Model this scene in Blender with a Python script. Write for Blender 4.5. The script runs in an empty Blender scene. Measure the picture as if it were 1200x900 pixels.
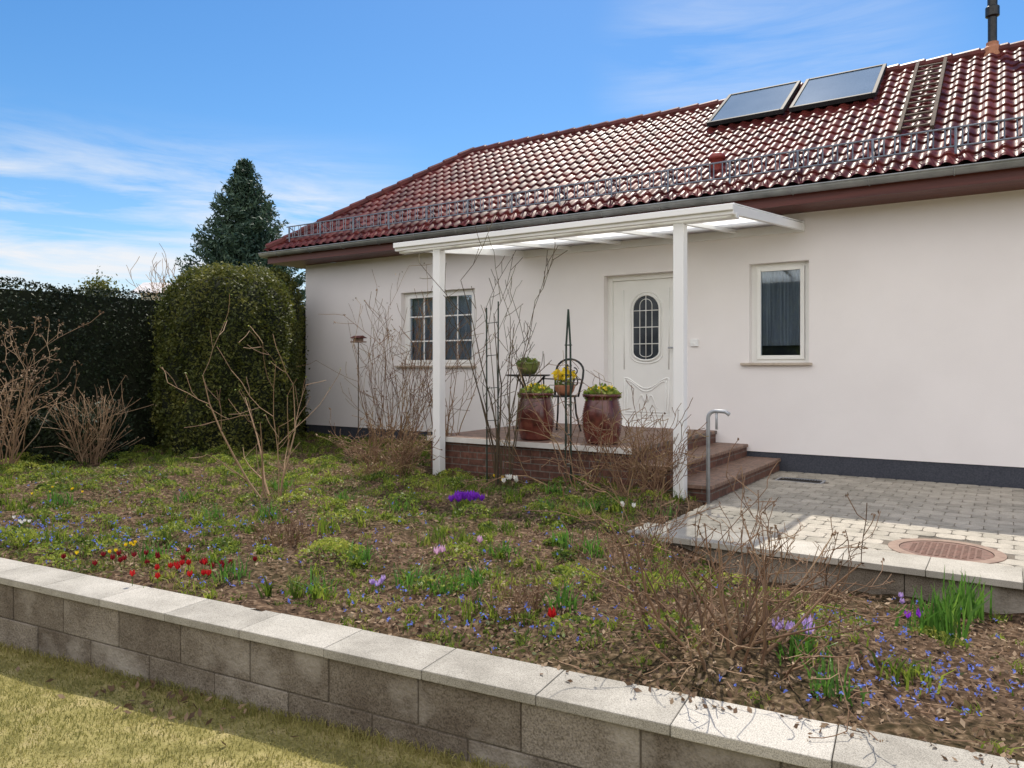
import bpy, bmesh, math, random
import numpy as np
from mathutils import Vector, Matrix
R = random.Random(7); NR = np.random.default_rng(5)
sc = bpy.context.scene; COL = sc.collection
sin, cos, pi, rad = math.sin, math.cos, math.pi, math.radians
F = 890.0; CAM = Vector((-.13, -9.65, 1.28)); YAW = rad(33.2)
FW = Vector((-sin(YAW), cos(YAW), 0)); RT = Vector((cos(YAW), sin(YAW), 0))
def ray(u, v): return FW + RT*((u-600)/F) + Vector((0, 0, -(v-430)/F))
def gp(u, v, z=0.03):
    d = ray(u, v); k = (z-CAM.z)/d.z; return CAM + d*k
def at_y(u, v, y):
    d = ray(u, v); return CAM + d*((y-CAM.y)/d.y)
def at_d(u, v, D): return CAM + ray(u, v)*D
# ---------------------------------------------------------------- terrain
TD = Vector((.9949, .1011, 0)); ND = Vector((-.1011, .9949, 0))      # along / across the front garden wall
def wl(t, n, z): p = CAM + TD*t + ND*n; return Vector((p.x, p.y, z))
def sstep(a, b, x): t = np.clip((x-a)/(b-a), 0, 1); return t*t*(3-2*t)
def zb(x, y):
    x = np.asarray(x, float); y = np.asarray(y, float)
    z = .035 + .022*np.sin(x*2.1+y*1.3) + .018*np.sin(x*4.7-y*3.9+1) + .010*np.sin(x*9.1+y*11.3)
    low = sstep(-2.9, -1.6, x)*sstep(-6.1, -4.6, y)
    return z - .21*low
def zlawn(x, y):
    t = (np.asarray(x)-CAM.x)*TD.x + (np.asarray(y)-CAM.y)*TD.y
    return -.32 + .0256*(np.clip(t, -6, 1)+4.61)
# ---------------------------------------------------------------- materials
def newmat(name):
    m = bpy.data.materials.new(name); m.use_nodes = True
    nt = m.node_tree; nt.nodes.clear()
    return m, nt, nt.nodes, nt.links
def ramp(N, cols, poss=None, interp='LINEAR'):
    r = N.new('ShaderNodeValToRGB'); cr = r.color_ramp; cr.interpolation = interp
    n = len(cols); poss = poss or [i/(n-1) for i in range(n)]
    while len(cr.elements) < n: cr.elements.new(.5)
    for e, c, p in zip(cr.elements, cols, poss): e.position = p; e.color = (*c, 1)
    return r
def mat(name, cols, scale=5, rough=.7, bump=.2, bscale=None, metal=0, detail=6, poss=None, spec=.5, stretch=(1,1,1), bdist=.01, coat=0):
    m, nt, N, L = newmat(name)
    o = N.new('ShaderNodeOutputMaterial'); p = N.new('ShaderNodeBsdfPrincipled')
    tc = N.new('ShaderNodeTexCoord'); mp = N.new('ShaderNodeMapping'); mp.inputs['Scale'].default_value = stretch
    L.new(tc.outputs['Object'], mp.inputs[0])
    n = N.new('ShaderNodeTexNoise'); n.inputs['Scale'].default_value = scale; n.inputs['Detail'].default_value = detail
    L.new(mp.outputs[0], n.inputs['Vector'])
    r = ramp(N, cols, poss or [.3+.4*i/max(1, len(cols)-1) for i in range(len(cols))])
    L.new(n.outputs['Fac'], r.inputs[0]); L.new(r.outputs[0], p.inputs['Base Color'])
    p.inputs['Roughness'].default_value = rough; p.inputs['Metallic'].default_value = metal
    p.inputs['Specular IOR Level'].default_value = spec; p.inputs['Coat Weight'].default_value = coat
    if bump:
        n2 = N.new('ShaderNodeTexNoise'); n2.inputs['Scale'].default_value = bscale or scale*6; n2.inputs['Detail'].default_value = 5
        L.new(mp.outputs[0], n2.inputs['Vector'])
        b = N.new('ShaderNodeBump'); b.inputs['Strength'].default_value = bump; b.inputs['Distance'].default_value = bdist
        L.new(n2.outputs['Fac'], b.inputs['Height']); L.new(b.outputs[0], p.inputs['Normal'])
    L.new(p.outputs[0], o.inputs[0]); return m
def leafmat(name, cols, rough=.5, transl=.35, nscale=1.3, poss=None):
    m, nt, N, L = newmat(name)
    o = N.new('ShaderNodeOutputMaterial'); p = N.new('ShaderNodeBsdfPrincipled'); t = N.new('ShaderNodeBsdfTranslucent')
    g = N.new('ShaderNodeNewGeometry'); tc = N.new('ShaderNodeTexCoord')
    n = N.new('ShaderNodeTexNoise'); n.inputs['Scale'].default_value = nscale; n.inputs['Detail'].default_value = 3
    L.new(tc.outputs['Object'], n.inputs['Vector'])
    a = N.new('ShaderNodeMath'); a.operation = 'MULTIPLY_ADD'; a.inputs[1].default_value = .55; L.new(g.outputs['Random Per Island'], a.inputs[0])
    b = N.new('ShaderNodeMath'); b.operation = 'MULTIPLY_ADD'; b.inputs[1].default_value = 1.6; b.inputs[2].default_value = -.58; L.new(n.outputs['Fac'], b.inputs[0])
    L.new(b.outputs[0], a.inputs[2])
    r = ramp(N, cols, poss); L.new(a.outputs[0], r.inputs[0])
    L.new(r.outputs[0], p.inputs['Base Color']); p.inputs['Roughness'].default_value = rough; p.inputs['Specular IOR Level'].default_value = .35
    L.new(r.outputs[0], t.inputs['Color'])
    mx = N.new('ShaderNodeMixShader'); mx.inputs[0].default_value = transl
    L.new(p.outputs[0], mx.inputs[1]); L.new(t.outputs[0], mx.inputs[2]); L.new(mx.outputs[0], o.inputs[0]); return m
def soil_mat():
    m, nt, N, L = newmat('soil')
    o = N.new('ShaderNodeOutputMaterial'); p = N.new('ShaderNodeBsdfPrincipled'); tc = N.new('ShaderNodeTexCoord')
    n = N.new('ShaderNodeTexNoise'); n.inputs['Scale'].default_value = 30; n.inputs['Detail'].default_value = 8
    n2 = N.new('ShaderNodeTexNoise'); n2.inputs['Scale'].default_value = 1.1; n2.inputs['Detail'].default_value = 5
    L.new(tc.outputs['Object'], n.inputs['Vector']); L.new(tc.outputs['Object'], n2.inputs['Vector'])
    r = ramp(N, [(.016, .010, .006), (.062, .038, .024), (.17, .11, .07), (.34, .25, .17)], [.3, .47, .6, .74])
    r2 = ramp(N, [(.05, .05, .015), (.09, .058, .034)], [.42, .56])
    L.new(n.outputs['Fac'], r.inputs[0]); L.new(n2.outputs['Fac'], r2.inputs[0])
    mx = N.new('ShaderNodeMix'); mx.data_type = 'RGBA'; mx.inputs[0].default_value = .3
    L.new(r.outputs[0], mx.inputs[6]); L.new(r2.outputs[0], mx.inputs[7]); L.new(mx.outputs[2], p.inputs['Base Color'])
    p.inputs['Roughness'].default_value = .95; p.inputs['Specular IOR Level'].default_value = .1
    b = N.new('ShaderNodeBump'); b.inputs['Strength'].default_value = 1; b.inputs['Distance'].default_value = .03
    L.new(n.outputs['Fac'], b.inputs['Height']); L.new(b.outputs[0], p.inputs['Normal']); L.new(p.outputs[0], o.inputs[0]); return m
TP, TRW = .17, .26      # roof tile pitch and row gauge
def tile_mat():
    m, nt, N, L = newmat('glazed_tile')
    o = N.new('ShaderNodeOutputMaterial'); p = N.new('ShaderNodeBsdfPrincipled'); tc = N.new('ShaderNodeTexCoord')
    mu = N.new('ShaderNodeVectorMath'); mu.operation = 'MULTIPLY'; mu.inputs[1].default_value = (1/TP, 1/(TRW*.824), 0)
    fl = N.new('ShaderNodeVectorMath'); fl.operation = 'FLOOR'; wn = N.new('ShaderNodeTexWhiteNoise'); wn.noise_dimensions = '2D'
    L.new(tc.outputs['Object'], mu.inputs[0]); L.new(mu.outputs[0], fl.inputs[0]); L.new(fl.outputs[0], wn.inputs['Vector'])
    r = ramp(N, [(.055, .012, .012), (.09, .018, .017), (.13, .027, .023)], [0, .5, 1])
    n = N.new('ShaderNodeTexNoise'); n.inputs['Scale'].default_value = 9; n.inputs['Detail'].default_value = 6; L.new(tc.outputs['Object'], n.inputs['Vector'])
    mx = N.new('ShaderNodeMix'); mx.data_type = 'RGBA'; mx.blend_type = 'MULTIPLY'; mx.inputs[0].default_value = .5
    r2 = ramp(N, [(.45, .42, .42), (1.1, 1.05, 1.05)], [.35, .6])
    L.new(wn.outputs['Value'], r.inputs[0]); L.new(n.outputs['Fac'], r2.inputs[0]); L.new(r.outputs[0], mx.inputs[6]); L.new(r2.outputs[0], mx.inputs[7])
    L.new(mx.outputs[2], p.inputs['Base Color']); p.inputs['Specular IOR Level'].default_value = .10
    r3 = ramp(N, [(.34, .34, .34), (.50, .50, .50)], [.35, .65]); L.new(n.outputs['Fac'], r3.inputs[0]); L.new(r3.outputs[0], p.inputs['Roughness'])
    L.new(p.outputs[0], o.inputs[0]); return m
def brick_mat(name, c1, c2, mortar, w, h, ms, vertical=True, rough=.7):
    m, nt, N, L = newmat(name)
    o = N.new('ShaderNodeOutputMaterial'); p = N.new('ShaderNodeBsdfPrincipled'); tc = N.new('ShaderNodeTexCoord')
    sx = N.new('ShaderNodeSeparateXYZ'); cx = N.new('ShaderNodeCombineXYZ'); L.new(tc.outputs['Object'], sx.inputs[0])
    ad = N.new('ShaderNodeMath'); L.new(sx.outputs[0], ad.inputs[0]); L.new(sx.outputs[1], ad.inputs[1])
    L.new(ad.outputs[0] if vertical else sx.outputs[0], cx.inputs[0]); L.new(sx.outputs[2 if vertical else 1], cx.inputs[1])
    b = N.new('ShaderNodeTexBrick'); L.new(cx.outputs[0], b.inputs['Vector']); b.inputs['Scale'].default_value = 1
    b.inputs['Color1'].default_value = (*c1, 1); b.inputs['Color2'].default_value = (*c2, 1); b.inputs['Mortar'].default_value = (*mortar, 1)
    b.inputs['Brick Width'].default_value = w; b.inputs['Row Height'].default_value = h; b.inputs['Mortar Size'].default_value = ms
    n = N.new('ShaderNodeTexNoise'); n.inputs['Scale'].default_value = 25; n.inputs['Detail'].default_value = 6; L.new(tc.outputs['Object'], n.inputs['Vector'])
    r = ramp(N, [(.6, .6, .6), (1.15, 1.15, 1.15)], [.35, .65]); L.new(n.outputs['Fac'], r.inputs[0])
    mx = N.new('ShaderNodeMix'); mx.data_type = 'RGBA'; mx.blend_type = 'MULTIPLY'; mx.inputs[0].default_value = 1
    L.new(b.outputs['Color'], mx.inputs[6]); L.new(r.outputs[0], mx.inputs[7]); L.new(mx.outputs[2], p.inputs['Base Color'])
    p.inputs['Roughness'].default_value = rough
    bp = N.new('ShaderNodeBump'); bp.inputs['Strength'].default_value = .5; bp.inputs['Distance'].default_value = .006; bp.invert = True
    L.new(b.outputs['Fac'], bp.inputs['Height']); L.new(bp.outputs[0], p.inputs['Normal']); L.new(p.outputs[0], o.inputs[0]); return m
def island_mat(name, cols, nscale, rough=.85, bump=.5, bscale=60, stain=None, bdist=.004):
    """masonry: every block / slab gets its own tone, plus grain"""
    m, nt, N, L = newmat(name)
    o = N.new('ShaderNodeOutputMaterial'); p = N.new('ShaderNodeBsdfPrincipled'); tc = N.new('ShaderNodeTexCoord'); g = N.new('ShaderNodeNewGeometry')
    n = N.new('ShaderNodeTexNoise'); n.inputs['Scale'].default_value = nscale; n.inputs['Detail'].default_value = 8; n.inputs['Roughness'].default_value = .65
    L.new(tc.outputs['Object'], n.inputs['Vector'])
    a = N.new('ShaderNodeMath'); a.operation = 'MULTIPLY_ADD'; a.inputs[1].default_value = .32; L.new(g.outputs['Random Per Island'], a.inputs[0]); 
    b = N.new('ShaderNodeMath'); b.operation = 'MULTIPLY_ADD'; b.inputs[1].default_value = 1.1; b.inputs[2].default_value = -.2; L.new(n.outputs['Fac'], b.inputs[0]); L.new(b.outputs[0], a.inputs[2])
    r = ramp(N, cols, [.25+.5*i/(len(cols)-1) for i in range(len(cols))]); L.new(a.outputs[0], r.inputs[0])
    fin = r.outputs[0]
    n3 = N.new('ShaderNodeTexNoise'); n3.inputs['Scale'].default_value = bscale*2.5; n3.inputs['Detail'].default_value = 2; L.new(tc.outputs['Object'], n3.inputs['Vector'])
    r3 = ramp(N, [(.45, .44, .42), (1, 1, 1), (1.3, 1.3, 1.28)], [.36, .5, .66]); L.new(n3.outputs['Fac'], r3.inputs[0])
    mx = N.new('ShaderNodeMix'); mx.data_type = 'RGBA'; mx.blend_type = 'MULTIPLY'; mx.inputs[0].default_value = .7
    L.new(fin, mx.inputs[6]); L.new(r3.outputs[0], mx.inputs[7]); fin = mx.outputs[2]
    if stain:
        n4 = N.new('ShaderNodeTexNoise'); n4.inputs['Scale'].default_value = 3.1; n4.inputs['Detail'].default_value = 7; L.new(tc.outputs['Object'], n4.inputs['Vector'])
        r4 = ramp(N, [(0, 0, 0), (1, 1, 1)], [.52, .68]); L.new(n4.outputs['Fac'], r4.inputs[0])
        m4 = N.new('ShaderNodeMix'); m4.data_type = 'RGBA'; L.new(r4.outputs[0], m4.inputs[0]); L.new(fin, m4.inputs[6]); m4.inputs[7].default_value = (*stain, 1); fin = m4.outputs[2]
    L.new(fin, p.inputs['Base Color']); p.inputs['Roughness'].default_value = rough; p.inputs['Specular IOR Level'].default_value = .3
    n2 = N.new('ShaderNodeTexNoise'); n2.inputs['Scale'].default_value = bscale; n2.inputs['Detail'].default_value = 4; L.new(tc.outputs['Object'], n2.inputs['Vector'])
    bp = N.new('ShaderNodeBump'); bp.inputs['Strength'].default_value = bump; bp.inputs['Distance'].default_value = bdist
    L.new(n2.outputs['Fac'], bp.inputs['Height']); L.new(bp.outputs[0], p.inputs['Normal']); L.new(p.outputs[0], o.inputs[0]); return m
def glass_mat(name, tint=(.85, .90, .94), f=.1):
    m, nt, N, L = newmat(name)
    o = N.new('ShaderNodeOutputMaterial'); t = N.new('ShaderNodeBsdfTransparent'); g = N.new('ShaderNodeBsdfGlossy')
    t.inputs[0].default_value = (*tint, 1); g.inputs['Roughness'].default_value = .02; g.inputs[0].default_value = (.85, .92, 1, 1)
    fr = N.new('ShaderNodeFresnel'); fr.inputs[0].default_value = 1.5
    a = N.new('ShaderNodeMath'); a.operation = 'MULTIPLY_ADD'; a.inputs[1].default_value = 1.4; a.inputs[2].default_value = f*.3; L.new(fr.outputs[0], a.inputs[0])
    mx = N.new('ShaderNodeMixShader'); L.new(a.outputs[0], mx.inputs[0]); L.new(t.outputs[0], mx.inputs[1]); L.new(g.outputs[0], mx.inputs[2]); L.new(mx.outputs[0], o.inputs[0]); return m
def panel_mat():
    # ribbed sheet: clear straight through, milky when the light crosses it at a flat angle
    m, nt, N, L = newmat('milky_panel')
    o = N.new('ShaderNodeOutputMaterial'); t = N.new('ShaderNodeBsdfTranslucent'); p = N.new('ShaderNodeBsdfPrincipled'); tr = N.new('ShaderNodeBsdfTransparent')
    t.inputs[0].default_value = (.95, .95, .92, 1); p.inputs['Base Color'].default_value = (.85, .85, .83, 1); p.inputs['Roughness'].default_value = .3; tr.inputs[0].default_value = (.96, .97, .96, 1)
    mx = N.new('ShaderNodeMixShader'); mx.inputs[0].default_value = .85; L.new(p.outputs[0], mx.inputs[1]); L.new(t.outputs[0], mx.inputs[2])
    lw = N.new('ShaderNodeLayerWeight'); lw.inputs[0].default_value = .5; mr = N.new('ShaderNodeMapRange'); mr.inputs[1].default_value = .15; mr.inputs[2].default_value = .75; mr.inputs[3].default_value = .22; mr.inputs[4].default_value = .95
    L.new(lw.outputs['Facing'], mr.inputs[0])
    m2 = N.new('ShaderNodeMixShader'); L.new(mr.outputs[0], m2.inputs[0]); L.new(tr.outputs[0], m2.inputs[1]); L.new(mx.outputs[0], m2.inputs[2]); L.new(m2.outputs[0], o.inputs[0]); return m
M = dict(
 stucco=mat('stucco', [(.85, .815, .81), (.90, .865, .86)], 1.2, .9, .35, 140, bdist=.006, spec=.2),
 plinth=mat('plinth', [(.035, .04, .055), (.07, .075, .095)], 60, .85, .4, 150),
 tile=tile_mat(), ridge=mat('ridge_tile', [(.055, .013, .013), (.12, .026, .022)], 6, .45, .1, spec=.2),
 ventred=mat('red_vent', [(.22, .035, .03), (.28, .05, .04)], 6, .45, 0),
 redwood=mat('stained_boards', [(.075, .016, .012), (.13, .028, .02)], 3, .5, .15, stretch=(.3, 8, 8)),
 zinc=mat('zinc', [(.20, .21, .21), (.33, .34, .34)], 5, .45, .05, metal=.5),
 steel=mat('galvanised_steel', [(.30, .32, .35), (.48, .50, .53)], 12, .45, .05, metal=.5),
 guard=mat('snow_guard_steel', [(.13, .16, .21), (.26, .29, .34)], 12, .5, .05, metal=.4),
 alu=mat('white_aluminium', [(.86, .87, .88), (.90, .90, .90)], 2, .35, 0),
 pvc=mat('white_plastic', [(.85, .85, .83), (.90, .90, .88)], 3, .3, 0),
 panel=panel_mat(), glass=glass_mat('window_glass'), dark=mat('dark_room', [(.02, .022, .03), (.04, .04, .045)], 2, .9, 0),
 curtain=mat('curtain', [(.34, .35, .39), (.62, .63, .66)], 3, .9, 0, stretch=(9, 1, .3)),
 sill=mat('sill_stone', [(.45, .38, .31), (.58, .50, .42)], 30, .6, .1),
 solar=mat('collector_glass', [(.09, .145, .21), (.13, .19, .265)], 1.2, .06, 0, spec=.25), solframe=mat('collector_frame', [(.02, .02, .024), (.04, .04, .045)], 4, .6, 0, spec=.1),
 terra=mat('terracotta', [(.32, .13, .07), (.45, .20, .11)], 14, .7, .2),
 ringst=mat('cover_ring', [(.20, .13, .10), (.30, .21, .16)], 14, .8, .3),
 blackmetal=mat('black_iron', [(.012, .013, .014), (.03, .032, .034)], 20, .4, .1, metal=.3),
 greenpole=mat('green_pole', [(.008, .02, .015), (.02, .045, .03)], 20, .5, .1),
 glaze=mat('brown_glaze', [(.05, .011, .010), (.13, .032, .025), (.20, .065, .045)], 9, .25, .25, 30, coat=.4),
 greenglaze=mat('green_glaze', [(.10, .13, .03), (.22, .25, .07)], 9, .3, .1),
 soil=soil_mat(), potsoil=mat('pot_soil', [(.02, .014, .01), (.06, .04, .03)], 60, .95, .6),
 block=island_mat('concrete_block', [(.125, .100, .078), (.195, .165, .132), (.27, .235, .195)], 5, .92, .9, 55, stain=(.36, .325, .28), bdist=.008),
 coping=island_mat('granite_coping', [(.27, .25, .215), (.385, .36, .315), (.48, .45, .40)], 3, .7, .3, 110),
 paver=island_mat('paver', [(.27, .25, .21), (.37, .34, .29), (.46, .42, .36)], 6, .85, .5, 90),
 sand=mat('joint_sand', [(.10, .085, .065), (.18, .15, .12)], 60, .95, .3),
 clinker=brick_mat('clinker_face', (.11, .046, .032), (.165, .068, .045), (.16, .135, .115), .24, .075, .006),
 tread=brick_mat('tread_tile', (.20, .12, .085), (.27, .165, .12), (.13, .105, .09), .24, .12, .005, False, .6),
 nosing=mat('pale_nosing', [(.6, .57, .53), (.7, .68, .65)], 10, .6, .1),
 castiron=mat('rusty_cover', [(.10, .05, .035), (.19, .09, .065)], 20, .7, .4, 60),
 bark=leafmat('bare_twig', [(.10, .055, .032), (.22, .13, .075), (.38, .26, .16)], .8, 0),
 barkred=leafmat('rose_twig', [(.10, .050, .030), (.22, .125, .07), (.34, .25, .11)], .7, 0),
 barkpale=leafmat('pale_twig', [(.18, .11, .07), (.34, .22, .13), (.50, .36, .23)], .8, 0),
 barkdark=leafmat('dark_twig', [(.04, .028, .016), (.10, .07, .04), (.16, .14, .07)], .8, 0),
 trunk=mat('trunk_bark', [(.05, .035, .025), (.12, .085, .06)], 14, .9, .6),
 hedge=leafmat('hedge_leaf', [(.006, .014, .005), (.014, .026, .008), (.032, .045, .014)], .6, .06, 1.5),
 yew=leafmat('yew_leaf', [(.03, .045, .007), (.09, .105, .02), (.21, .20, .045)], .55, .4, 2.0),
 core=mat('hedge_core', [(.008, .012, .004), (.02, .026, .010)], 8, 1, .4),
 spruce=leafmat('spruce_needle', [(.014, .038, .028), (.04, .08, .055), (.09, .14, .09)], .6, .2, .7),
 grass=leafmat('bed_blade', [(.04, .075, .010), (.13, .20, .025), (.31, .37, .05), (.42, .38, .12)], .5, .5, 1.6, [0, .4, .72, 1]),
 mound=leafmat('mound_leaf', [(.03, .06, .010), (.11, .17, .025), (.30, .36, .05), (.42, .42, .09)], .5, .5, 2.6),
 mat_leaf=leafmat('carpet_leaf', [(.03, .05, .012), (.085, .11, .026), (.19, .19, .05), (.24, .16, .09)], .6, .4, 1.6),
 lawn=leafmat('lawn_blade', [(.15, .16, .045), (.30, .28, .085), (.46, .39, .16)], .6, .4, .9),
 lawnbase=mat('lawn_ground', [(.16, .145, .05), (.29, .255, .10), (.39, .325, .16)], 7, 1, .8, 70, spec=.05, bdist=.02),
 litter=leafmat('leaf_litter', [(.08, .048, .03), (.22, .14, .085), (.48, .36, .24)], .8, .2, 2),
 bulb=leafmat('bulb_leaf', [(.05, .14, .02), (.11, .25, .04), (.22, .36, .06)], .4, .45, 4),
 potleaf=leafmat('pot_leaf', [(.06, .14, .02), (.18, .25, .04), (.34, .36, .06)], .5, .3, 6),
 blue=leafmat('blue_petal', [(.11, .18, .66), (.22, .30, .84)], .5, .4), yellow=leafmat('yellow_petal', [(.80, .56, .02), (.90, .74, .04)], .5, .35),
 purple=leafmat('purple_petal', [(.24, .03, .55), (.42, .09, .75)], .5, .4), lilac=leafmat('lilac_petal', [(.48, .33, .70), (.66, .52, .80)], .5, .4),
 white=leafmat('white_petal', [(.75, .74, .70), (.85, .84, .80)], .5, .4), red=leafmat('red_petal', [(.42, .012, .018), (.62, .03, .03)], .5, .3),
 darkred=leafmat('dark_red_petal', [(.16, .01, .02), (.34, .02, .03)], .5, .3),
 pink=leafmat('pink_petal', [(.62, .35, .55), (.80, .60, .74)], .5, .4),
 creamwall=mat('cream_wall', [(.5, .47, .42), (.6, .57, .52)], 2, .9, 0), palerof=mat('pale_roof', [(.42, .40, .40), (.6, .58, .58)], 3, .6, 0),
)
# ---------------------------------------------------------------- builders
ORG = {}
def props(o, label=None, category=None, group=None, kind=None):
    if label: o['label'] = label
    if category: o['category'] = category
    if group: o['group'] = group
    if kind: o['kind'] = kind
    return o
def empty(name, loc, label, cat, group=None, kind=None):
    o = bpy.data.objects.new(name, None); COL.objects.link(o); o.location = loc; ORG[o.name] = Vector(loc); o.empty_display_size = .1
    return props(o, label, cat, group, kind)
def link(me, name, m, parent, origin, smooth, bevel):
    me.materials.append(m); o = bpy.data.objects.new(name, me); COL.objects.link(o)
    if smooth: me.polygons.foreach_set('use_smooth', [True]*len(me.polygons))
    if parent: o.parent = parent; ORG[o.name] = ORG[parent.name]
    else: o.location = origin; ORG[o.name] = Vector(origin)
    if bevel:
        b = o.modifiers.new('bevel', 'BEVEL'); b.width = bevel; b.segments = 2; b.limit_method = 'ANGLE'; b.angle_limit = rad(40)
    return o
def frame_at(d):
    d = d.normalized(); a = Vector((0, 0, 1)) if abs(d.z) < .9 else Vector((1, 0, 0)); s = d.cross(a).normalized(); return s, d.cross(s).normalized()
class MB:
    def __init__(s): s.v = []; s.f = []
    def add(s, vs, fs):
        b = len(s.v); s.v.extend([tuple(q) for q in vs]); s.f.extend([tuple(i+b for i in f) for f in fs]); return s
    def box(s, x0, x1, y0, y1, z0, z1, fn=None):
        vs = [(x, y, z) for z in (z0, z1) for x, y in ((x0, y0), (x1, y0), (x1, y1), (x0, y1))]
        if fn: vs = [fn(*q) for q in vs]
        return s.add(vs, [(3, 2, 1, 0), (4, 5, 6, 7), (0, 1, 5, 4), (1, 2, 6, 5), (2, 3, 7, 6), (3, 0, 4, 7)])
    def prism(s, poly, z0, z1, fn=None):
        n = len(poly); vs = [(x, y, z0) for x, y in poly]+[(x, y, z1) for x, y in poly]
        if fn: vs = [fn(*q) for q in vs]
        return s.add(vs, [tuple(range(n-1, -1, -1)), tuple(range(n, 2*n))]+[(i, (i+1) % n, n+(i+1) % n, n+i) for i in range(n)])
    def tube(s, pts, rs, n=6, closed=False, cap=True):
        pts = [Vector(p) for p in pts]; k = len(pts)
        if not hasattr(rs, '__len__'): rs = [rs]*k
        vs = []; pu = None
        for i, p in enumerate(pts):
            if closed: d = pts[(i+1) % k]-pts[i-1]
            else: d = pts[min(i+1, k-1)]-pts[max(i-1, 0)]
            if d.length < 1e-9: d = Vector((0, 0, 1))
            d.normalize()
            if pu is None: a, b = frame_at(d)
            else:
                a = pu - d*pu.dot(d); a = a.normalized() if a.length > 1e-6 else frame_at(d)[0]; b = d.cross(a)
            pu = a
            vs += [p+a*(rs[i]*cos(2*pi*j/n))+b*(rs[i]*sin(2*pi*j/n)) for j in range(n)]
        fs = [(i*n+j, i*n+(j+1) % n, ((i+1) % k)*n+(j+1) % n, ((i+1) % k)*n+j) for i in range(k if closed else k-1) for j in range(n)]
        if cap and not closed: fs += [tuple(range(n-1, -1, -1)), tuple(range((k-1)*n, k*n))]
        return s.add(vs, fs)
    def lathe(s, prof, c, n=32):
        c = Vector(c); k = len(prof); vs = [(c.x+r*cos(2*pi*j/n), c.y+r*sin(2*pi*j/n), c.z+z) for r, z in prof for j in range(n)]
        return s.add(vs, [(i*n+j, i*n+(j+1) % n, (i+1)*n+(j+1) % n, (i+1)*n+j) for i in range(k-1) for j in range(n)])
    def build(s, name, m, parent=None, origin=(0, 0, 0), smooth=False, bevel=0, **kw):
        og = ORG[parent.name] if parent else Vector(origin)
        me = bpy.data.meshes.new(name); me.from_pydata([(x-og.x, y-og.y, z-og.z) for x, y, z in s.v], [], s.f); me.update()
        o = link(me, name, m, parent, origin, smooth, bevel); return props(o, **kw) if kw else o
def npmesh(name, V, m, parent=None, origin=(0, 0, 0), k=4, idx=None, **kw):
    V = np.asarray(V, float).reshape(-1, 3) - np.array(ORG[parent.name] if parent else origin)
    n = len(V); idx = np.arange(n) if idx is None else idx.ravel(); nf = len(idx)//k
    me = bpy.data.meshes.new(name); me.vertices.add(n); me.vertices.foreach_set('co', V.ravel())
    me.loops.add(nf*k); me.loops.foreach_set('vertex_index', idx.astype(np.int32)); me.polygons.add(nf)
    me.polygons.foreach_set('loop_start', np.arange(0, nf*k, k, dtype=np.int32)); me.update(calc_edges=True); me.validate()
    o = link(me, name, m, parent, origin, False, 0); return props(o, **kw) if kw else o
def blades(P, h, w, lean):
    n = len(P); a = NR.uniform(0, 2*pi, n); b = NR.uniform(0, 2*pi, n)
    D = np.stack([np.cos(a), np.sin(a), 0*a], 1); S = np.stack([np.cos(b), np.sin(b), 0*b], 1)*(w*.5)[:, None]; U = np.array([0, 0, 1.])
    m1 = P + U*(h*.55)[:, None] + D*(h*lean*.3)[:, None]; t = P + U*(h*(1-.35*lean))[:, None] + D*(h*lean)[:, None]
    V = np.stack([P-S, P+S, m1+S*.85, m1-S*.85, t+S*.15, t-S*.15], 1)
    idx = np.array([[0, 1, 2, 3], [3, 2, 4, 5]])[None]+(np.arange(n)*6)[:, None, None]
    return V.reshape(-1, 3), idx.reshape(-1)
def leaves(P, size, nrm=None, rndn=1.0, asp=.5):
    n = len(P); N = NR.normal(size=(n, 3))*rndn
    if nrm is not None: N = N + nrm
    N /= np.linalg.norm(N, axis=1)[:, None]+1e-9
    A = NR.normal(size=(n, 3)); T = np.cross(N, A); T /= np.linalg.norm(T, axis=1)[:, None]+1e-9; B = np.cross(N, T)
    s = (size if hasattr(size, '__len__') else np.full(n, size))[:, None]
    return np.stack([P-T*s, P+B*s*asp-T*s*.1, P+T*s, P-B*s*asp-T*s*.1], 1).reshape(-1, 3)
# ================================================================ SETTING
g = MB().box(-250, 250, -60, 400, -.9, -.42); g.build('ground', M['lawnbase'], origin=(0, 0, -.42), kind='structure')
# lawn in front of the garden wall
V = []; nx, ny = 90, 60
T = np.linspace(-16, 7, nx); NN = np.linspace(-3.5, 2.60, ny)
for n_ in NN:
    for t in T:
        p = wl(t, n_, 0); V.append((p.x, p.y, float(zlawn(p.x, p.y))+.006*sin(t*7)*sin(n_*9)))
idx = np.array([[j*nx+i, j*nx+i+1, (j+1)*nx+i+1, (j+1)*nx+i] for j in range(ny-1) for i in range(nx-1)])
npmesh('lawn', V, M['lawnbase'], idx=idx, kind='structure')
n = 120000
tt = NR.uniform(-8.5, .6, n); nn = NR.uniform(.9, 2.53, n)
P = np.stack([CAM.x+TD.x*tt+ND.x*nn, CAM.y+TD.y*tt+ND.y*nn, 0*tt], 1); P[:, 2] = zlawn(P[:, 0], P[:, 1])
V, idx = blades(P, NR.uniform(.008, .026, n)*np.where(nn > 2.45, 2.4, 1), NR.uniform(.0025, .005, n), NR.uniform(.2, 1.1, n))
npmesh('lawn_grass', V, M['lawn'], idx=idx, label='short dry yellowish lawn grass in front of the block wall', category='grass', kind='stuff')
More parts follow.
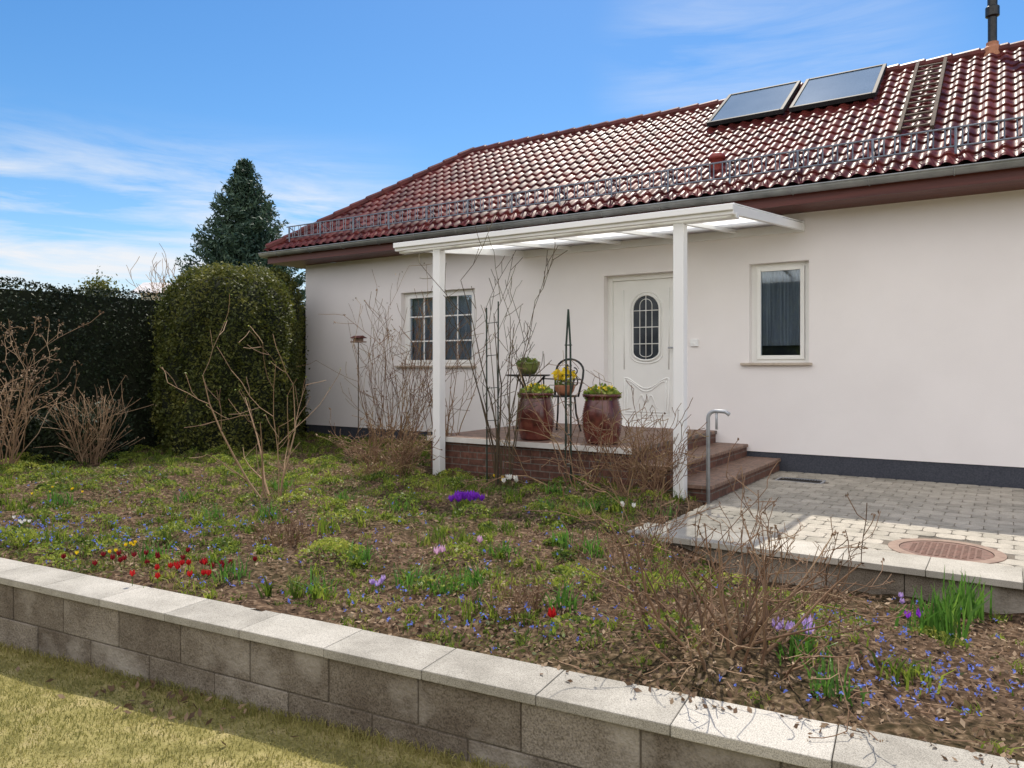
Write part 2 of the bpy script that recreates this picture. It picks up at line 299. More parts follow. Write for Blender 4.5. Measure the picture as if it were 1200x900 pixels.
# garden bed
def ybed(x): return CAM.y + (2.74 + .1011*(x-CAM.x))/.9949
XS = np.linspace(-13.5, 7, 300); V = []; nb = 120
for j in range(nb):
    for x in XS:
        y0 = ybed(x); y = y0+(.3-y0)*j/(nb-1); z = float(zb(x, y))
        z += .025*R.random()
        if x > -2.5 and y > -4.28: z = -.3
        V.append((x, y, z))
idx = np.array([[j*300+i, j*300+i+1, (j+1)*300+i+1, (j+1)*300+i] for j in range(nb-1) for i in range(299)])
npmesh('garden_soil', V, M['soil'], idx=idx, kind='structure')
# paved yard
mb = MB(); pw, ph = .2, .165; c = .028; row = 0; y = -3.93
while y < -.02:
    x = -2.5 - (pw/2 if row % 2 else 0)
    while x < 6.5:
        x0 = max(x, -2.5)+.002; x1 = x+pw-.002; y0 = y+.002; y1 = min(y+ph-.002, -.004)
        if x1-x0 > .07 and y1-y0 > .07:
            cx, cy = (x0+x1)/2, (y0+y1)/2
            if (cx+.5)**2+(cy+3.57)**2 > .40**2 and not (-2.36 < cx < -1.84 and -.86 < cy < -.54):
                dz = R.uniform(-.0015, .0015)
                mb.prism([(x0+c, y0), (x1-c, y0), (x1, y0+c), (x1, y1-c), (x1-c, y1), (x0+c, y1), (x0, y1-c), (x0, y0+c)], -.05, dz)
        x += pw
    y += ph; row += 1
mb.build('paving', M['paver'], kind='structure', bevel=.004)
MB().box(-2.5, 6.5, -3.95, .0, -.2, -.012).build('paving_bed', M['sand'], kind='structure')
# ================================================================ FRONT GARDEN WALL
w = empty('garden_wall', wl(-2, 2.6, -.4), 'long low two-course concrete block wall with pale granite coping between lawn and flower bed', 'garden wall')
mb = MB(); cp = MB()
for k, (z0, z1) in enumerate([(-.152, .036), (-.340, -.158), (-.53, -.346)]):
    t = -11.0 + .23*(k % 2) + .07
    while t < 7:
        o = R.uniform(-.003, .003); mb.box(t+.003, t+.457, 2.52+o, 2.72, z0, z1, lambda a, b, c_: wl(a, b, c_)); t += .46
MBb = MB().box(-11, 7, 2.528, 2.72, -.53, .034, lambda a, b, c_: wl(a, b, c_))
mb.build('block_face', M['block'], w, bevel=.005); MBb.build('mortar', M['sand'], w)
t = -11.2
while t < 7:
    o = R.uniform(-.002, .002); cp.box(t+.0015, t+.4985, 2.500+o, 2.765+o, .042, .082+R.uniform(-.001, .001), lambda a, b, c_: wl(a, b, c_)); t += .5
cp.build('coping', M['coping'], w, bevel=.004)
# low wall of the paved yard
w2 = empty('yard_wall', (-.5, -4.15, -.25), 'low retaining wall with pale granite coping edging the paved yard beside the daffodil leaves', 'garden wall')
mb = MB(); cp = MB()
for k, (z0, z1) in enumerate([(-.205, -.014), (-.395, -.211)]):
    x = -2.52+.23*(k % 2)*-1
    while x < 6.4: x0 = max(x, -2.52); mb.box(x0+.002, x+.458, -4.31+R.uniform(-.003, .003), -3.99, z0, z1); x += .46
mb.build('block_face', M['block'], w2, bevel=.005)
x = -2.56
while x < 6.4: cp.box(x+.0015, x+.4985, -4.35, -3.955, -.012, .032+R.uniform(-.001, .001)); x += .5
cp.build('coping', M['coping'], w2, bevel=.004)
# manhole cover + drain grate
mh = empty('manhole_cover', (-.5, -3.57, 0), 'round rust-brown manhole cover set in the paving beside the low yard wall', 'manhole cover')
mb = MB().lathe([(0, .004), (.27, .004), (.285, .001), (.285, -.03)], (-.5, -3.57, 0), 48)
for k in range(-6, 7):
    for j in range(-6, 7):
        if k*k+j*j < 36: mb.box(-.5+k*.04-.013, -.5+k*.04+.013, -3.57+j*.04-.013, -3.57+j*.04+.013, .0042, .008)
mb.build('lid', M['castiron'], mh)
MB().lathe([(.29, -.03), (.29, .005), (.36, .005), (.365, -.03)], (-.5, -3.57, 0), 48).build('ring', M['ringst'], mh)
MB().lathe([(.366, -.03), (.366, -.003), (.43, -.003)], (-.5, -3.57, 0), 32).build('mortar_ring', M['sand'], mh)
dg = empty('drain_grate', (-2.1, -.7, 0), 'small dark rectangular boot grate let into the paving right of the steps', 'grate')
mb = MB()
for a in [(-2.35, -1.85, -.85, -.83), (-2.35, -1.85, -.57, -.55), (-2.35, -2.33, -.83, -.57), (-1.87, -1.85, -.83, -.57)]: mb.box(*a, -.02, .003)
mb.build('grate_frame', M['steel'], dg)
mb = MB()
for k in range(16): mb.box(-2.325+k*.0285, -2.318+k*.0285, -.83, -.57, -.02, 0)
mb.build('grate_bars', M['blackmetal'], dg)
# ================================================================ HOUSE
XL, XR, YB, ZT = -11.0, 6.0, 5.2, 3.12
hs = empty('house', (-4, 2, 0), 'white rendered bungalow with dark red glazed pantile roof and snow guard', 'house')
holes = [(-4.90, -3.72, .46, 2.56), (-2.87, -2.155, 1.33, 2.575), (-8.67, -7.145, 1.30, 2.52)]
xs = sorted({XL, XR, *[h[0] for h in holes], *[h[1] for h in holes]}); zs = sorted({.22, ZT, *[h[2] for h in holes], *[h[3] for h in holes]})
mb = MB()
for i in range(len(xs)-1):
    for j in range(len(zs)-1):
        cx, cz = (xs[i]+xs[i+1])/2, (zs[j]+zs[j+1])/2
        if any(h[0] < cx < h[1] and h[2] < cz < h[3] for h in holes): continue
        mb.add([(xs[i], 0, zs[j]), (xs[i+1], 0, zs[j]), (xs[i+1], 0, zs[j+1]), (xs[i], 0, zs[j+1])], [(0, 1, 2, 3)])
for x0, x1, z0, z1 in holes:
    for a, b in [((x0, z0), (x1, z0)), ((x1, z0), (x1, z1)), ((x1, z1), (x0, z1)), ((x0, z1), (x0, z0))]:
        mb.add([(a[0], 0, a[1]), (b[0], 0, b[1]), (b[0], .3, b[1]), (a[0], .3, a[1])], [(0, 1, 2, 3)])
mb.add([(XL, 0, .22), (XL, YB, .22), (XL, YB, ZT), (XL, 0, ZT)], [(0, 1, 2, 3)]); mb.add([(XR, 0, .22), (XR, YB, .22), (XR, YB, ZT), (XR, 0, ZT)], [(0, 1, 2, 3)])
mb.add([(XL, YB, .22), (XR, YB, .22), (XR, YB, ZT), (XL, YB, ZT)], [(0, 1, 2, 3)])
mb.build('wall', M['stucco'], hs)
MB().box(XL+.012, XR-.012, .012, YB-.012, -.3, .2199).build('plinth', M['plinth'], hs)
# roof
EY, EZ, RY, RZ, EX, RX = -.6, 3.36, 2.6, 5.56, -11.44, -9.06; RR = 6.5
def slope_mesh(o, xd, ud, width, length, cut):
    nd = xd.cross(ud).normalized(); Pp = TP; nrow = int(length/TRW)+1; nc = int(width/Pp*8)
    V = []; rows = []
    for r_ in range(nrow):
        for fr in (0, .06, .98): rows.append((r_*TRW+fr*TRW, .026*(1-fr)+(-.006 if fr == 0 else 0)))
    for (t, hh) in rows:
        for i in range(nc+1):
            x = i*Pp/8; ph_ = (x/Pp) % 1
            wv = .026*max(0, sin(pi*ph_/.62))**.8 if ph_ < .62 else -.008*sin(pi*(ph_-.62)/.38)
            V.append(o+xd*x+ud*t+nd*(hh+wv))
    n1 = nc+1; fs = [(j*n1+i, j*n1+i+1, (j+1)*n1+i+1, (j+1)*n1+i) for j in range(len(rows)-1) for i in range(nc)]
    bm = bmesh.new(); vv = [bm.verts.new(v) for v in V]
    for f in fs: bm.faces.new([vv[k] for k in f])
    for co, no in cut: bmesh.ops.bisect_plane(bm, geom=bm.verts[:]+bm.edges[:]+bm.faces[:], plane_co=co, plane_no=no, clear_outer=True)
    bm.verts.index_update(); out = ([v.co.copy() for v in bm.verts], [tuple(v.index for v in f.verts) for f in bm.faces]); bm.free(); return out
sl = Vector((0, RY-EY, RZ-EZ)); sll = sl.length; hipn = Vector((-(RY-EY), RX-EX, 0)).normalized()
slb = Vector((0, -(RY-EY), RZ-EZ)); BY = RY+(RY-EY)
mb = MB()
a = slope_mesh(Vector((EX, EY, EZ)), Vector((1, 0, 0)), sl.normalized(), RR-EX, sll, [(Vector((EX, EY, 0)), hipn), (Vector((0, RY, 0)), Vector((0, 1, 0)))]); mb.add(*a)
ls = Vector((RX-EX, 0, RZ-EZ)); hipn2 = Vector((-(RY-EY), -(RX-EX), 0)).normalized()
a = slope_mesh(Vector((EX, BY, EZ)), Vector((0, -1, 0)), ls.normalized(), BY-EY, ls.length, [(Vector((EX, EY, 0)), -hipn), (Vector((EX, BY, 0)), -hipn2)]); mb.add(*a)
a = slope_mesh(Vector((RR, BY, EZ)), Vector((-1, 0, 0)), slb.normalized(), RR-EX, sll, [(Vector((EX, BY, 0)), hipn2), (Vector((0, RY, 0)), Vector((0, -1, 0)))]); mb.add(*a)
roof = mb.build('roof', M['tile'], hs)
roof.data.polygons.foreach_set('use_smooth', [True]*len(roof.data.polygons)); 
try: roof.data.set_sharp_from_angle(angle=rad(45))
except Exception: pass
mb = MB()
def caps(p0, p1):
    d = p1-p0; L_ = d.length; d.normalize(); k = int(L_/.33); 
    for i in range(k):
        a = p0+d*(L_*i/k); b = p0+d*(L_*(i+1)/k+.03); mb.tube([a, a+d*.02, b], [.085, .10, .078], 10)
caps(Vector((RR, RY, RZ+.0)), Vector((RX, RY, RZ+.0))); caps(Vector((EX+.05, EY+.05, EZ+.05)), Vector((RX, RY, RZ+.02))); caps(Vector((EX, BY, EZ+.05)), Vector((RX, RY, RZ+.02)))
mb.build('ridge_cap', M['ridge'], roof)
un = Vector((0, -sl.z, sl.y)).normalized(); ud = sl.normalized()
def rp(x, t, h=0): return Vector((x, EY, EZ))+ud*t+un*(h+.03)
def rpix(u, v):
    d = ray(u, v); o_ = Vector((0, EY, EZ)); k = (o_-CAM).dot(un)/d.dot(un); p = CAM+d*k; return p.x, (p-Vector((p.x, EY, EZ))).dot(ud)
# snow guard
mb = MB(); ts = .32; x = -11.05; GH = .25
for hh in (.05, GH): mb.tube([rp(-11.1, ts, 0)+Vector((0, 0, hh)), rp(RR, ts, 0)+Vector((0, 0, hh))], .011, 6)
k = 0
while x < RR:
    mb.tube([rp(x, ts)+Vector((0, 0, .05)), rp(x, ts)+Vector((0, 0, GH))], .008, 4); x += (.05 if k % 2 else .11); k += 1
x = -11.0
while x < RR:
    mb.tube([rp(x, ts-.03)+Vector((0, 0, GH+.01)), rp(x, ts-.03)+Vector((0, 0, -.02))], .013, 5); mb.tube([rp(x, ts-.03)+Vector((0, 0, GH)), rp(x, ts+.22, .0)], .009, 5); x += .80
mb.build('snow_guard', M['guard'], roof)
# solar collectors
x0, t0 = rpix(832, 150); x1, t1 = rpix(1030, 86); xm, tm = rpix(1027, 119)
sa = min(t0, tm); xa = x0; xb = xm; half = (xb-xa-.08)/2; tu = t1
def bx(xl, xr, tl, th, h0, h1, tgt): tgt.add([rp(x, t, h) for h in (h0, h1) for x, t in ((xl, tl), (xr, tl), (xr, th), (xl, th))], [(3, 2, 1, 0), (4, 5, 6, 7), (0, 1, 5, 4), (1, 2, 6, 5), (2, 3, 7, 6), (3, 0, 4, 7)])
for k in range(2):
    xx = xa+k*(half+.08); fm = MB()
    bx(xx+.05, xx+half-.05, sa+.05, tu-.05, .03, .082, fm); fm.build('solar_collector', M['solar'], roof)
    fr = MB(); bx(xx, xx+.05, sa, tu, .03, .095, fr); bx(xx+half-.05, xx+half, sa, tu, .03, .095, fr); bx(xx+.05, xx+half-.05, sa, sa+.05, .03, .095, fr); bx(xx+.05, xx+half-.05, tu-.05, tu, .03, .095, fr)
    fr.build('collector_frame', M['solframe'], roof, bevel=.004)
# roof ladder
x0, t0 = rpix(1078, 160); x1, t1 = rpix(1088, 80); mb = MB()
xc = (x0+x1)/2
for s_ in (-.17, .17): bx(xc+s_-.02, xc+s_+.02, t0, t1, .04, .08, mb)
t = t0+.1
while t < t1: bx(xc-.15, xc+.15, t, t+.03, .05, .07, mb); t += .22
mb.build('roof_ladder', M['trunk'], roof)
# vent cap + flue
x0, t0 = rpix(841, 196); q = rp(x0, t0); MB().lathe([(.09, -.1), (.09, .07), (.11, .07), (.10, .13), (.05, .16), (0, .165)], q, 20).build('vent_cap', M['ventred'], roof, smooth=True)
q = at_y(1163, 66, RY); q = Vector((q.x, RY, RZ))
MB().lathe([(.13, -.15), (.11, .06), (.075, .10), (.075, .14)], q, 20).build('flue_base', M['terra'], roof)
MB().lathe([(.055, .1), (.055, .48), (.085, .5), (.085, .62), (.06, .64), (.06, 1.2), (.1, 1.22), (0, 1.35)], q, 16).build('flue_pipe', M['blackmetal'], roof)
# eaves: fascia, soffit, gutter
MB().box(EX+.06, RR-.1, EY+.05, EY+.08, 3.15, 3.335).box(EX+.06, EX+.09, EY+.08, BY-.08, 3.15, 3.335).build('fascia', M['redwood'], hs)
MB().box(EX+.09, RR-.1, EY+.08, 0, 3.152, 3.17).box(EX+.09, XL, .001, BY-.1, 3.152, 3.17).box(EX+.09, RR-.1, YB, BY-.08, 3.152, 3.17).build('soffit', M['redwood'], hs)
MB().box(XL, XR, .002, .1, 3.115, 3.1515).build('eaves_strip', M['stucco'], hs)
mb = MB(); prof = [(cos(a)*.07, sin(a)*.07) for a in np.linspace(pi, 2*pi, 9)]
def gut(p0, p1, side):
    vs = [p+side*a+Vector((0, 0, b)) for p in (p0, p1) for a, b in prof]; vs += [p+side*a*.93+Vector((0, 0, b*.93)) for p in (p0, p1) for a, b in prof]
    fs = [(i, i+1, 10+i-0, 9+i) for i in range(8)]+[(18+i+1, 18+i, 27+i, 28+i) for i in range(8)]+[(0, 9, 27, 18), (8, 26, 35, 17), tuple(range(9))]
    mb.add(vs, [tuple(f) for f in fs]); 
    mb.tube([p0+side*-.07+Vector((0, 0, .0)), p1+side*-.07+Vector((0, 0, 0))], .011, 6)
gut(Vector((EX-.02, EY-.02, 3.325)), Vector((RR, EY-.02, 3.325)), Vector((0, 1, 0)))
gut(Vector((EX-.02, EY-.0, 3.325)), Vector((EX-.02, BY, 3.325)), Vector((1, 0, 0)))
x = -11
while x < RR: mb.tube([(x, EY-.02+.075*cos(a), 3.325+.075*sin(a)) for a in np.linspace(pi, 2*pi, 7)], .007, 4); x += .8
mb.build('gutter', M['zinc'], hs)
# windows
def window(x0, x1, z0, z1, casements, bars, y=.10):
    fw_ = .065; fr = MB()
    fr.box(x0, x0+fw_, y, y+.07, z0, z1).box(x1-fw_, x1, y, y+.07, z0, z1).box(x0+fw_, x1-fw_, y, y+.07, z0, z0+fw_).box(x0+fw_, x1-fw_, y, y+.07, z1-fw_, z1)
    win = fr.build('window', M['pvc'], hs, bevel=.004)
    iw = (x1-x0-2*fw_)/casements; gl = MB(); sash = MB()
    for c_ in range(casements):
        a = x0+fw_+c_*iw+.004; b = a+iw-.008; s_ = .05; yy = y-.018
        sash.box(a, a+s_, yy, yy+.06, z0+fw_-.02, z1-fw_+.02).box(b-s_, b, yy, yy+.06, z0+fw_-.02, z1-fw_+.02).box(a+s_, b-s_, yy, yy+.06, z0+fw_-.02, z0+fw_+s_-.02).box(a+s_, b-s_, yy, yy+.06, z1-fw_-s_+.02, z1-fw_+.02)
        gl.box(a+s_, b-s_, yy+.03, yy+.036, z0+fw_+s_-.02, z1-fw_-s_+.02)
        if bars:
            m_ = (a+b)/2; sash.box(m_-.011, m_+.011, yy+.020, yy+.028, z0+fw_+s_-.02, z1-fw_-s_+.02)
            for k in (1, 2): zz = z0+(z1-z0)*k/3; sash.box(a+s_, m_-.011, yy+.020, yy+.028, zz-.011, zz+.011).box(m_+.011, b-s_, yy+.020, yy+.028, zz-.011, zz+.011)
    sash.build('sash', M['pvc'], win, bevel=.003); gl.build('pane', M['glass'], win)
    MB().box(x0-.1, x1+.04, -.05, y-.001, z0-.03, z0-.002+.004).build('sill', M['sill'], win, bevel=.004)
    cu = MB(); n_ = 60; zt = z1-.05; vs = []; xs_ = np.linspace(x0+.05, x1-.05, n_)
    for z in (z0+.1+(.0 if casements > 1 else .12), zt): vs += [(x, .21+.022*sin(i*1.5), z) for i, x in enumerate(xs_)]
    cu.add(vs, [(i, i+1, n_+i+1, n_+i) for i in range(n_-1)]); cu.build('curtain', M['curtain'], win)
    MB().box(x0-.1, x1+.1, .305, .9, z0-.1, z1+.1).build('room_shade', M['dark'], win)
window(-2.87, -2.155, 1.33, 2.575, 1, False); window(-8.67, -7.145, 1.30, 2.52, 2, True)
# door
fr = MB(); y = .16
dl = MB().box(-4.83, -3.79, y, y+.06, .49, 2.49); door = dl.build('door', M['pvc'], hs, bevel=.004)
fr.box(-4.90, -4.83, y-.03, y+.07, .46, 2.56).box(-3.79, -3.72, y-.03, y+.07, .46, 2.56).box(-4.83, -3.79, y-.03, y+.07, 2.49, 2.56).box(-4.83, -3.79, y-.03, y+.07, .46, .49)
fr.build('door_frame', M['pvc'], door, bevel=.004)
cx = -4.33
def arch(cx, w_, z0, z1, y, bt=.12, n=14):
    pts = [(cx+w_*cos(a), y, z1-w_+w_*sin(a)*1.0) for a in np.linspace(0, pi, n)]
    return pts+[(cx-w_*cos(a), y, z0+bt-bt*sin(a)) for a in np.linspace(0, pi, n)]
gp_ = arch(cx, .195, 1.38, 2.27, y-.006); gm = MB(); gm.add(gp_, [tuple(range(len(gp_)))]); gm.build('door_glass', mat('door_glass', [(.02, .025, .035), (.06, .07, .085)], 5, .1, .25, 40), door)
mu = MB(); mu.tube(arch(cx, .20, 1.37, 2.28, y-.008), .016, 6, closed=True); mu.tube(arch(cx, .235, 1.33, 2.32, y-.001), .011, 6, closed=True)
mu.tube(arch(cx, .09, 1.42, 2.22, y-.012, .05), .005, 5, closed=True)
for zz in (1.6, 1.83, 2.06): mu.tube([(cx-.195, y-.012, zz), (cx+.195, y-.012, zz)], .006, 5)
mu.tube([(cx, y-.012, 1.38), (cx, y-.012, 2.27)], .006, 5); mu.build('door_muntin', M['pvc'], door, smooth=True)
pm = MB(); W_ = .33
for s_ in (0, .04):
    pts = [(cx-W_+s_, y-.001, .62+s_), (cx+W_-s_, y-.001, .62+s_), (cx+W_-s_, y-.001, 1.12-s_)]
    pts += [(cx+(W_-s_)*cos(a), y-.001, 1.12-s_-.14*sin(a)**2+.05*sin(a*2)**2) for a in np.linspace(.15, pi-.15, 16)]+[(cx-W_+s_, y-.001, 1.12-s_)]
    pm.tube(pts, .012, 6, closed=True)
for k in (-1, 1):
    pm.tube([(cx+k*(.02+.16*t), y-.003, .80+.09*sin(t*5)) for t in np.linspace(0, 1, 12)], [.015*(1-t*.7) for t in np.linspace(0, 1, 12)], 6)
    pm.tube([(cx+k*.33, y-.001, 1.25), (cx+k*.34, y-.001, 2.36)], .009, 6)
pm.build('door_moulding', M['pvc'], door, smooth=True)
MB().box(-3.90, -3.865, y-.012, y, 1.40, 1.62).tube([(-3.882, y-.01, 1.54), (-3.882, y-.055, 1.54), (-3.99, y-.06, 1.54)], .011, 8).build('door_handle', M['steel'], door)
MB().box(-3.63, -3.53, -.025, -.0005, 1.55, 1.64).box(-3.60, -3.575, -.03, -.025, 1.57, 1.60).build('doorbell', M['alu'], hs, bevel=.004)
# ================================================================ PORCH
po = empty('porch_platform', (-4.6, -1.3, 0), 'raised brick-faced porch platform with two steps under the white canopy', 'porch')
MB().box(-5.9, -3.3, -2.60, -.003, -.2, .415).build('platform_base', M['clinker'], po)
MB().box(-5.92, -3.28, -2.63, -.003, .4165, .46).build('platform_floor', M['tread'], po, bevel=.006)
MB().box(-5.925, -3.275, -2.642, -2.631, .405, .462).build('edge_trim', M['nosing'], po)
for xa, xb, z in ((-3.299, -2.9, .308), (-2.899, -2.5, .154)):
    MB().box(xa, xb, -2.60, -.003, -.2, z-.04).build('step', M['clinker'], po)
    MB().box(xa, xb+.02, -2.63, -.003, z-.038, z).build('tread', M['tread'], po, bevel=.006)
# canopy
cy0, cy1, cx0, cx1 = -2.85, -.003, -6.25, -2.2
def cz(y): return 2.74+(y-cy0)/(cy1-cy0)*(3.02-2.74)
ca = empty('porch_canopy', (-4.2, -2.7, .04), 'white aluminium lean-to canopy with milky roof panels on two square posts over the porch', 'canopy')
for px in (-5.68, -2.75):
    m_ = MB().box(px-.052, px+.052, -2.775, -2.665, -.05, 2.635); m_.build('post', M['alu'], ca, bevel=.006)
MB().box(cx0, cx1, cy0, cy0+.05, 2.655, 2.745).box(cx0, cx1, cy0-.03, cy0-.001, 2.69, 2.75).box(cx0, cx1, -2.77, -2.67, 2.637, 2.69).build('front_rail', M['alu'], ca, bevel=.006)
MB().box(cx0, cx1, -.06, -.003, 2.92, 3.045).build('wall_rail', M['alu'], ca, bevel=.006)
def slopebox(mb, xa, xb, ya, yb, d0, d1): mb.add([(x, y, cz(y)+d) for d in (d0, d1) for x, y in ((xa, ya), (xb, ya), (xb, yb), (xa, yb))], [(3, 2, 1, 0), (4, 5, 6, 7), (0, 1, 5, 4), (1, 2, 6, 5), (2, 3, 7, 6), (3, 0, 4, 7)])
nr = 6; xr = np.linspace(cx0+.03, cx1-.03, nr)
for i, x in enumerate(xr):
    m_ = MB(); slopebox(m_, x-.025, x+.025, cy0+.051, cy1-.058, -.085 if i in (0, nr-1) else -.045, .0); slopebox(m_, x-.02, x+.02, cy0+.051, cy1-.058, .012, .022); m_.build('rafter', M['alu'], ca, bevel=.004)
    if i < nr-1:
        m_ = MB(); slopebox(m_, x+.003, xr[i+1]-.003, cy0+.052, cy1-.058, .001, .011); m_.build('roof_panel', M['panel'], ca)
# handrail
h = at_y(829, 570, -2.74); hx = h.x
mb = MB().tube([(hx, -2.72, -.02), (hx, -2.72, .80)]+[(hx+.07-.07*cos(a), -2.72, .80+.07*sin(a)) for a in np.linspace(.3, pi/2, 6)]+[(hx+.16, -2.72, .868), (hx+.2, -2.72, .84)], .018, 10)
mb.tube([(hx+.08, -2.72, .868), (hx+.08, -2.72, .70)], .012, 8)
mb.build('grab_rail', M['steel'], origin=(hx, -2.72, 0), smooth=True, label='short galvanised steel grab rail with bent top beside the porch steps', category='handrail')
# ================================================================ PORCH THINGS
ZP = .461
def foliage(c, r, hgt, n, size): 
    th = NR.uniform(0, 2*pi, n); q = np.sqrt(NR.uniform(0, 1, n)); z = NR.uniform(0, 1, n)
    return leaves(np.stack([c[0]+r*q*np.cos(th), c[1]+r*q*np.sin(th), c[2]+hgt*z*(1-.6*q)], 1), NR.uniform(.6, 1.2, n)*size)
def planter(x, y, label):
    o = empty('planter', (x, y, ZP), label, 'planter')
    rr = lambda z: .155+.055*sin(pi*(z/.5)*.9+.15)
    prof = [(0, 0), (.15, 0)]+[(rr(z)+(.006 if (int(z/.0125) % 2) else 0), z) for z in np.arange(.01, .50, .0125)]+[(.205, .50), (.21, .53), (.185, .53), (.18, .47)]
    MB().lathe(prof, (x, y, ZP), 36).build('pot', M['glaze'], o, smooth=True)
    MB().lathe([(0, .49), (.182, .49)], (x, y, ZP), 24).build('potting_soil', M['potsoil'], o)
    npmesh('plant', foliage((x, y, ZP+.48), .2, .18, 420, .035), M['potleaf'], o)
    npmesh('bloom', foliage((x, y, ZP+.56), .16, .10, 50, .022), M['yellow'], o, kind='stuff')
planter(-4.60, -2.33, 'tall ribbed red-brown planter with green foliage, the left one, nearer the bistro table')
planter(-3.77, -2.33, 'tall ribbed red-brown planter with green foliage, the right one, in front of the door')
# bistro table
t_ = at_y(621, 500, -1.35); tx, ty = t_.x-.03, -1.35
tb = empty('bistro_table', (tx, ty, ZP), 'small round black iron bistro table with a green flowerpot on it', 'table')
MB().lathe([(0, .70), (.27, .70), (.29, .71), (.29, .722), (0, .725)], (tx, ty, ZP), 32).build('tabletop', M['blackmetal'], tb)
for k in range(3):
    a = k*2*pi/3+.4; MB().tube([(tx+r_*cos(a), ty+r_*sin(a), ZP+z) for r_, z in ((.24, 0), (.15, .2), (.05, .40), (.10, .58), (.22, .70))], .013, 6).build('leg', M['blackmetal'], tb, smooth=True)
MB().tube([(tx+.14*cos(a), ty+.14*sin(a), ZP+.22) for a in np.linspace(0, 2*pi, 20)[:-1]], .007, 5, closed=True).build('ring', M['blackmetal'], tb)
def flowerpot(x, y, z, s, pm_, bm_, label, hb=.12, nbl=22, bs=.028):
    fp = empty('flowerpot', (x, y, z), label, 'flowerpot')
    MB().lathe([(r_*s, q*s) for r_, q in ((0, 0), (.09, 0), (.14, .07), (.15, .13), (.16, .15), (.14, .15), (.13, .12), (0, .12))], (x, y, z), 28).build('pot', M[pm_], fp, smooth=True)
    npmesh('plant', foliage((x, y, z+.12*s), .15*s, hb, 220, .028*s), M['potleaf'], fp); npmesh('bloom', foliage((x, y, z+.14*s+hb*.4), .17*s, hb, nbl, bs), M[bm_], fp, kind='stuff')
flowerpot(tx, ty, ZP+.726, 1, 'greenglaze', 'white', 'low green glazed flowerpot with spring plants on the bistro table')
# chair
c_ = at_y(648, 500, -1.3); qx, qy = c_.x+.1, -1.25
ch = empty('garden_chair', (qx, qy, ZP), 'black iron garden chair with scrolled back beside the bistro table', 'chair')
MB().lathe([(0, .44), (.19, .44), (.205, .45), (.19, .462), (0, .462)], (qx, qy, ZP), 28).build('seat', M['blackmetal'], ch)
for k in range(4):
    a = pi/4+k*pi/2; MB().tube([(qx+r_*cos(a), qy+r_*sin(a), ZP+z) for r_, z in ((.25, 0), (.19, .22), (.17, .44))], .012, 6).build('leg', M['blackmetal'], ch)
bk = MB(); bk.tube([(qx-.17, qy+.12, ZP+.44), (qx-.20, qy+.19, ZP+.68)]+[(qx-.20*cos(a), qy+.21, ZP+.76+.16*sin(a)) for a in np.linspace(.1, pi-.1, 12)]+[(qx+.20, qy+.19, ZP+.68), (qx+.17, qy+.12, ZP+.44)], .014, 6)
for s_ in (-1, 1):
    bk.tube([(qx+s_*(.02+.075*(1-cos(a))*(1-a/9)), qy+.2, ZP+.52+.042*a+.02*sin(a*2)) for a in np.linspace(0, 7.5, 26)], .009, 5)
    bk.tube([(qx+s_*.075+.05*cos(a)*(a/8), qy+.2, ZP+.76+.05*sin(a)*(a/8)) for a in np.linspace(0, 8, 24)], .009, 5)
    bk.tube([(qx+s_*.18, qy+.16, ZP+.66), (qx+s_*.22, qy-.08, ZP+.67), (qx+s_*.19, qy-.12, ZP+.45)], .011, 6)
bk.build('backrest', M['blackmetal'], ch, smooth=True)
flowerpot(qx+.07, qy-.05, ZP+.463, .85, 'terra', 'yellow', 'flowerpot full of bright yellow flowers on the seat of the black iron chair', .20, 170, .038)
# ================================================================ SHRUBS
TIPS = []
def rot_dir(d, ang, rnd):
    s_, t_ = frame_at(d); a = rnd.uniform(0, 2*pi); return (d*cos(ang)+(s_*cos(a)+t_*sin(a))*sin(ang)).normalized()
def grow(mb, p, d, L_, r, depth, rnd, kink=.22, up=.12, nb=3, ratio=.6, seg=5, ang=(25, 60), rmin=.0016):
    pts = [p.copy()]; rs = [r]
    for i in range(seg):
        d = (d+Vector((rnd.gauss(0, kink), rnd.gauss(0, kink), rnd.gauss(0, kink)+up))).normalized()
        p = p+d*(L_/seg); pts.append(p.copy()); rs.append(max(rmin, r*(1-.7*(i+1)/seg)))
        if depth > 0 and rnd.random() < nb/seg:
            grow(mb, p, rot_dir(d, rad(rnd.uniform(*ang)), rnd), L_*ratio*rnd.uniform(.6, 1.1), max(rmin, rs[-1]*.7), depth-1, rnd, kink, up, nb, ratio, max(3, seg-1), ang, rmin)
    TIPS.append(p.copy()); mb.tube(pts, rs, 4 if r < .006 else 6, cap=False)
def shrub(name, base, stems, L_, spread, r, depth, label, cat='shrub', m='bark', seed=1, basew=.15, tips=None, **kw):
    rnd = random.Random(seed); mb = MB(); base = Vector(base); TIPS.clear()
    for k in range(stems):
        a = rnd.uniform(0, 2*pi); s_ = rnd.uniform(.1, 1)*spread; d = Vector((cos(a)*s_, sin(a)*s_, 1)).normalized()
        grow(mb, base+Vector((cos(a)*basew*rnd.random(), sin(a)*basew*rnd.random(), -.04)), d, L_*rnd.uniform(.65, 1.1), r*rnd.uniform(.6, 1.1), depth, rnd, **kw)
    o = mb.build(name, M[m], origin=base, smooth=True, label=label, category=cat)
    if tips:
        tm, nm, prob, k, size, spr = tips; T_ = np.array([t_[:] for t_ in TIPS if rnd.random() < prob and t_.z > .02])
        if len(T_): Q = np.repeat(T_, k, 0)+NR.normal(0, spr, (len(T_)*k, 3)); npmesh(nm, leaves(Q, NR.uniform(.6, 1.2, len(Q))*size), M[tm], o, kind='stuff')
    return o
def G(u, v, z=None):
    p = gp(u, v, .03)
    for _ in range(3): p = gp(u, v, float(zb(p.x, p.y)))
    return p
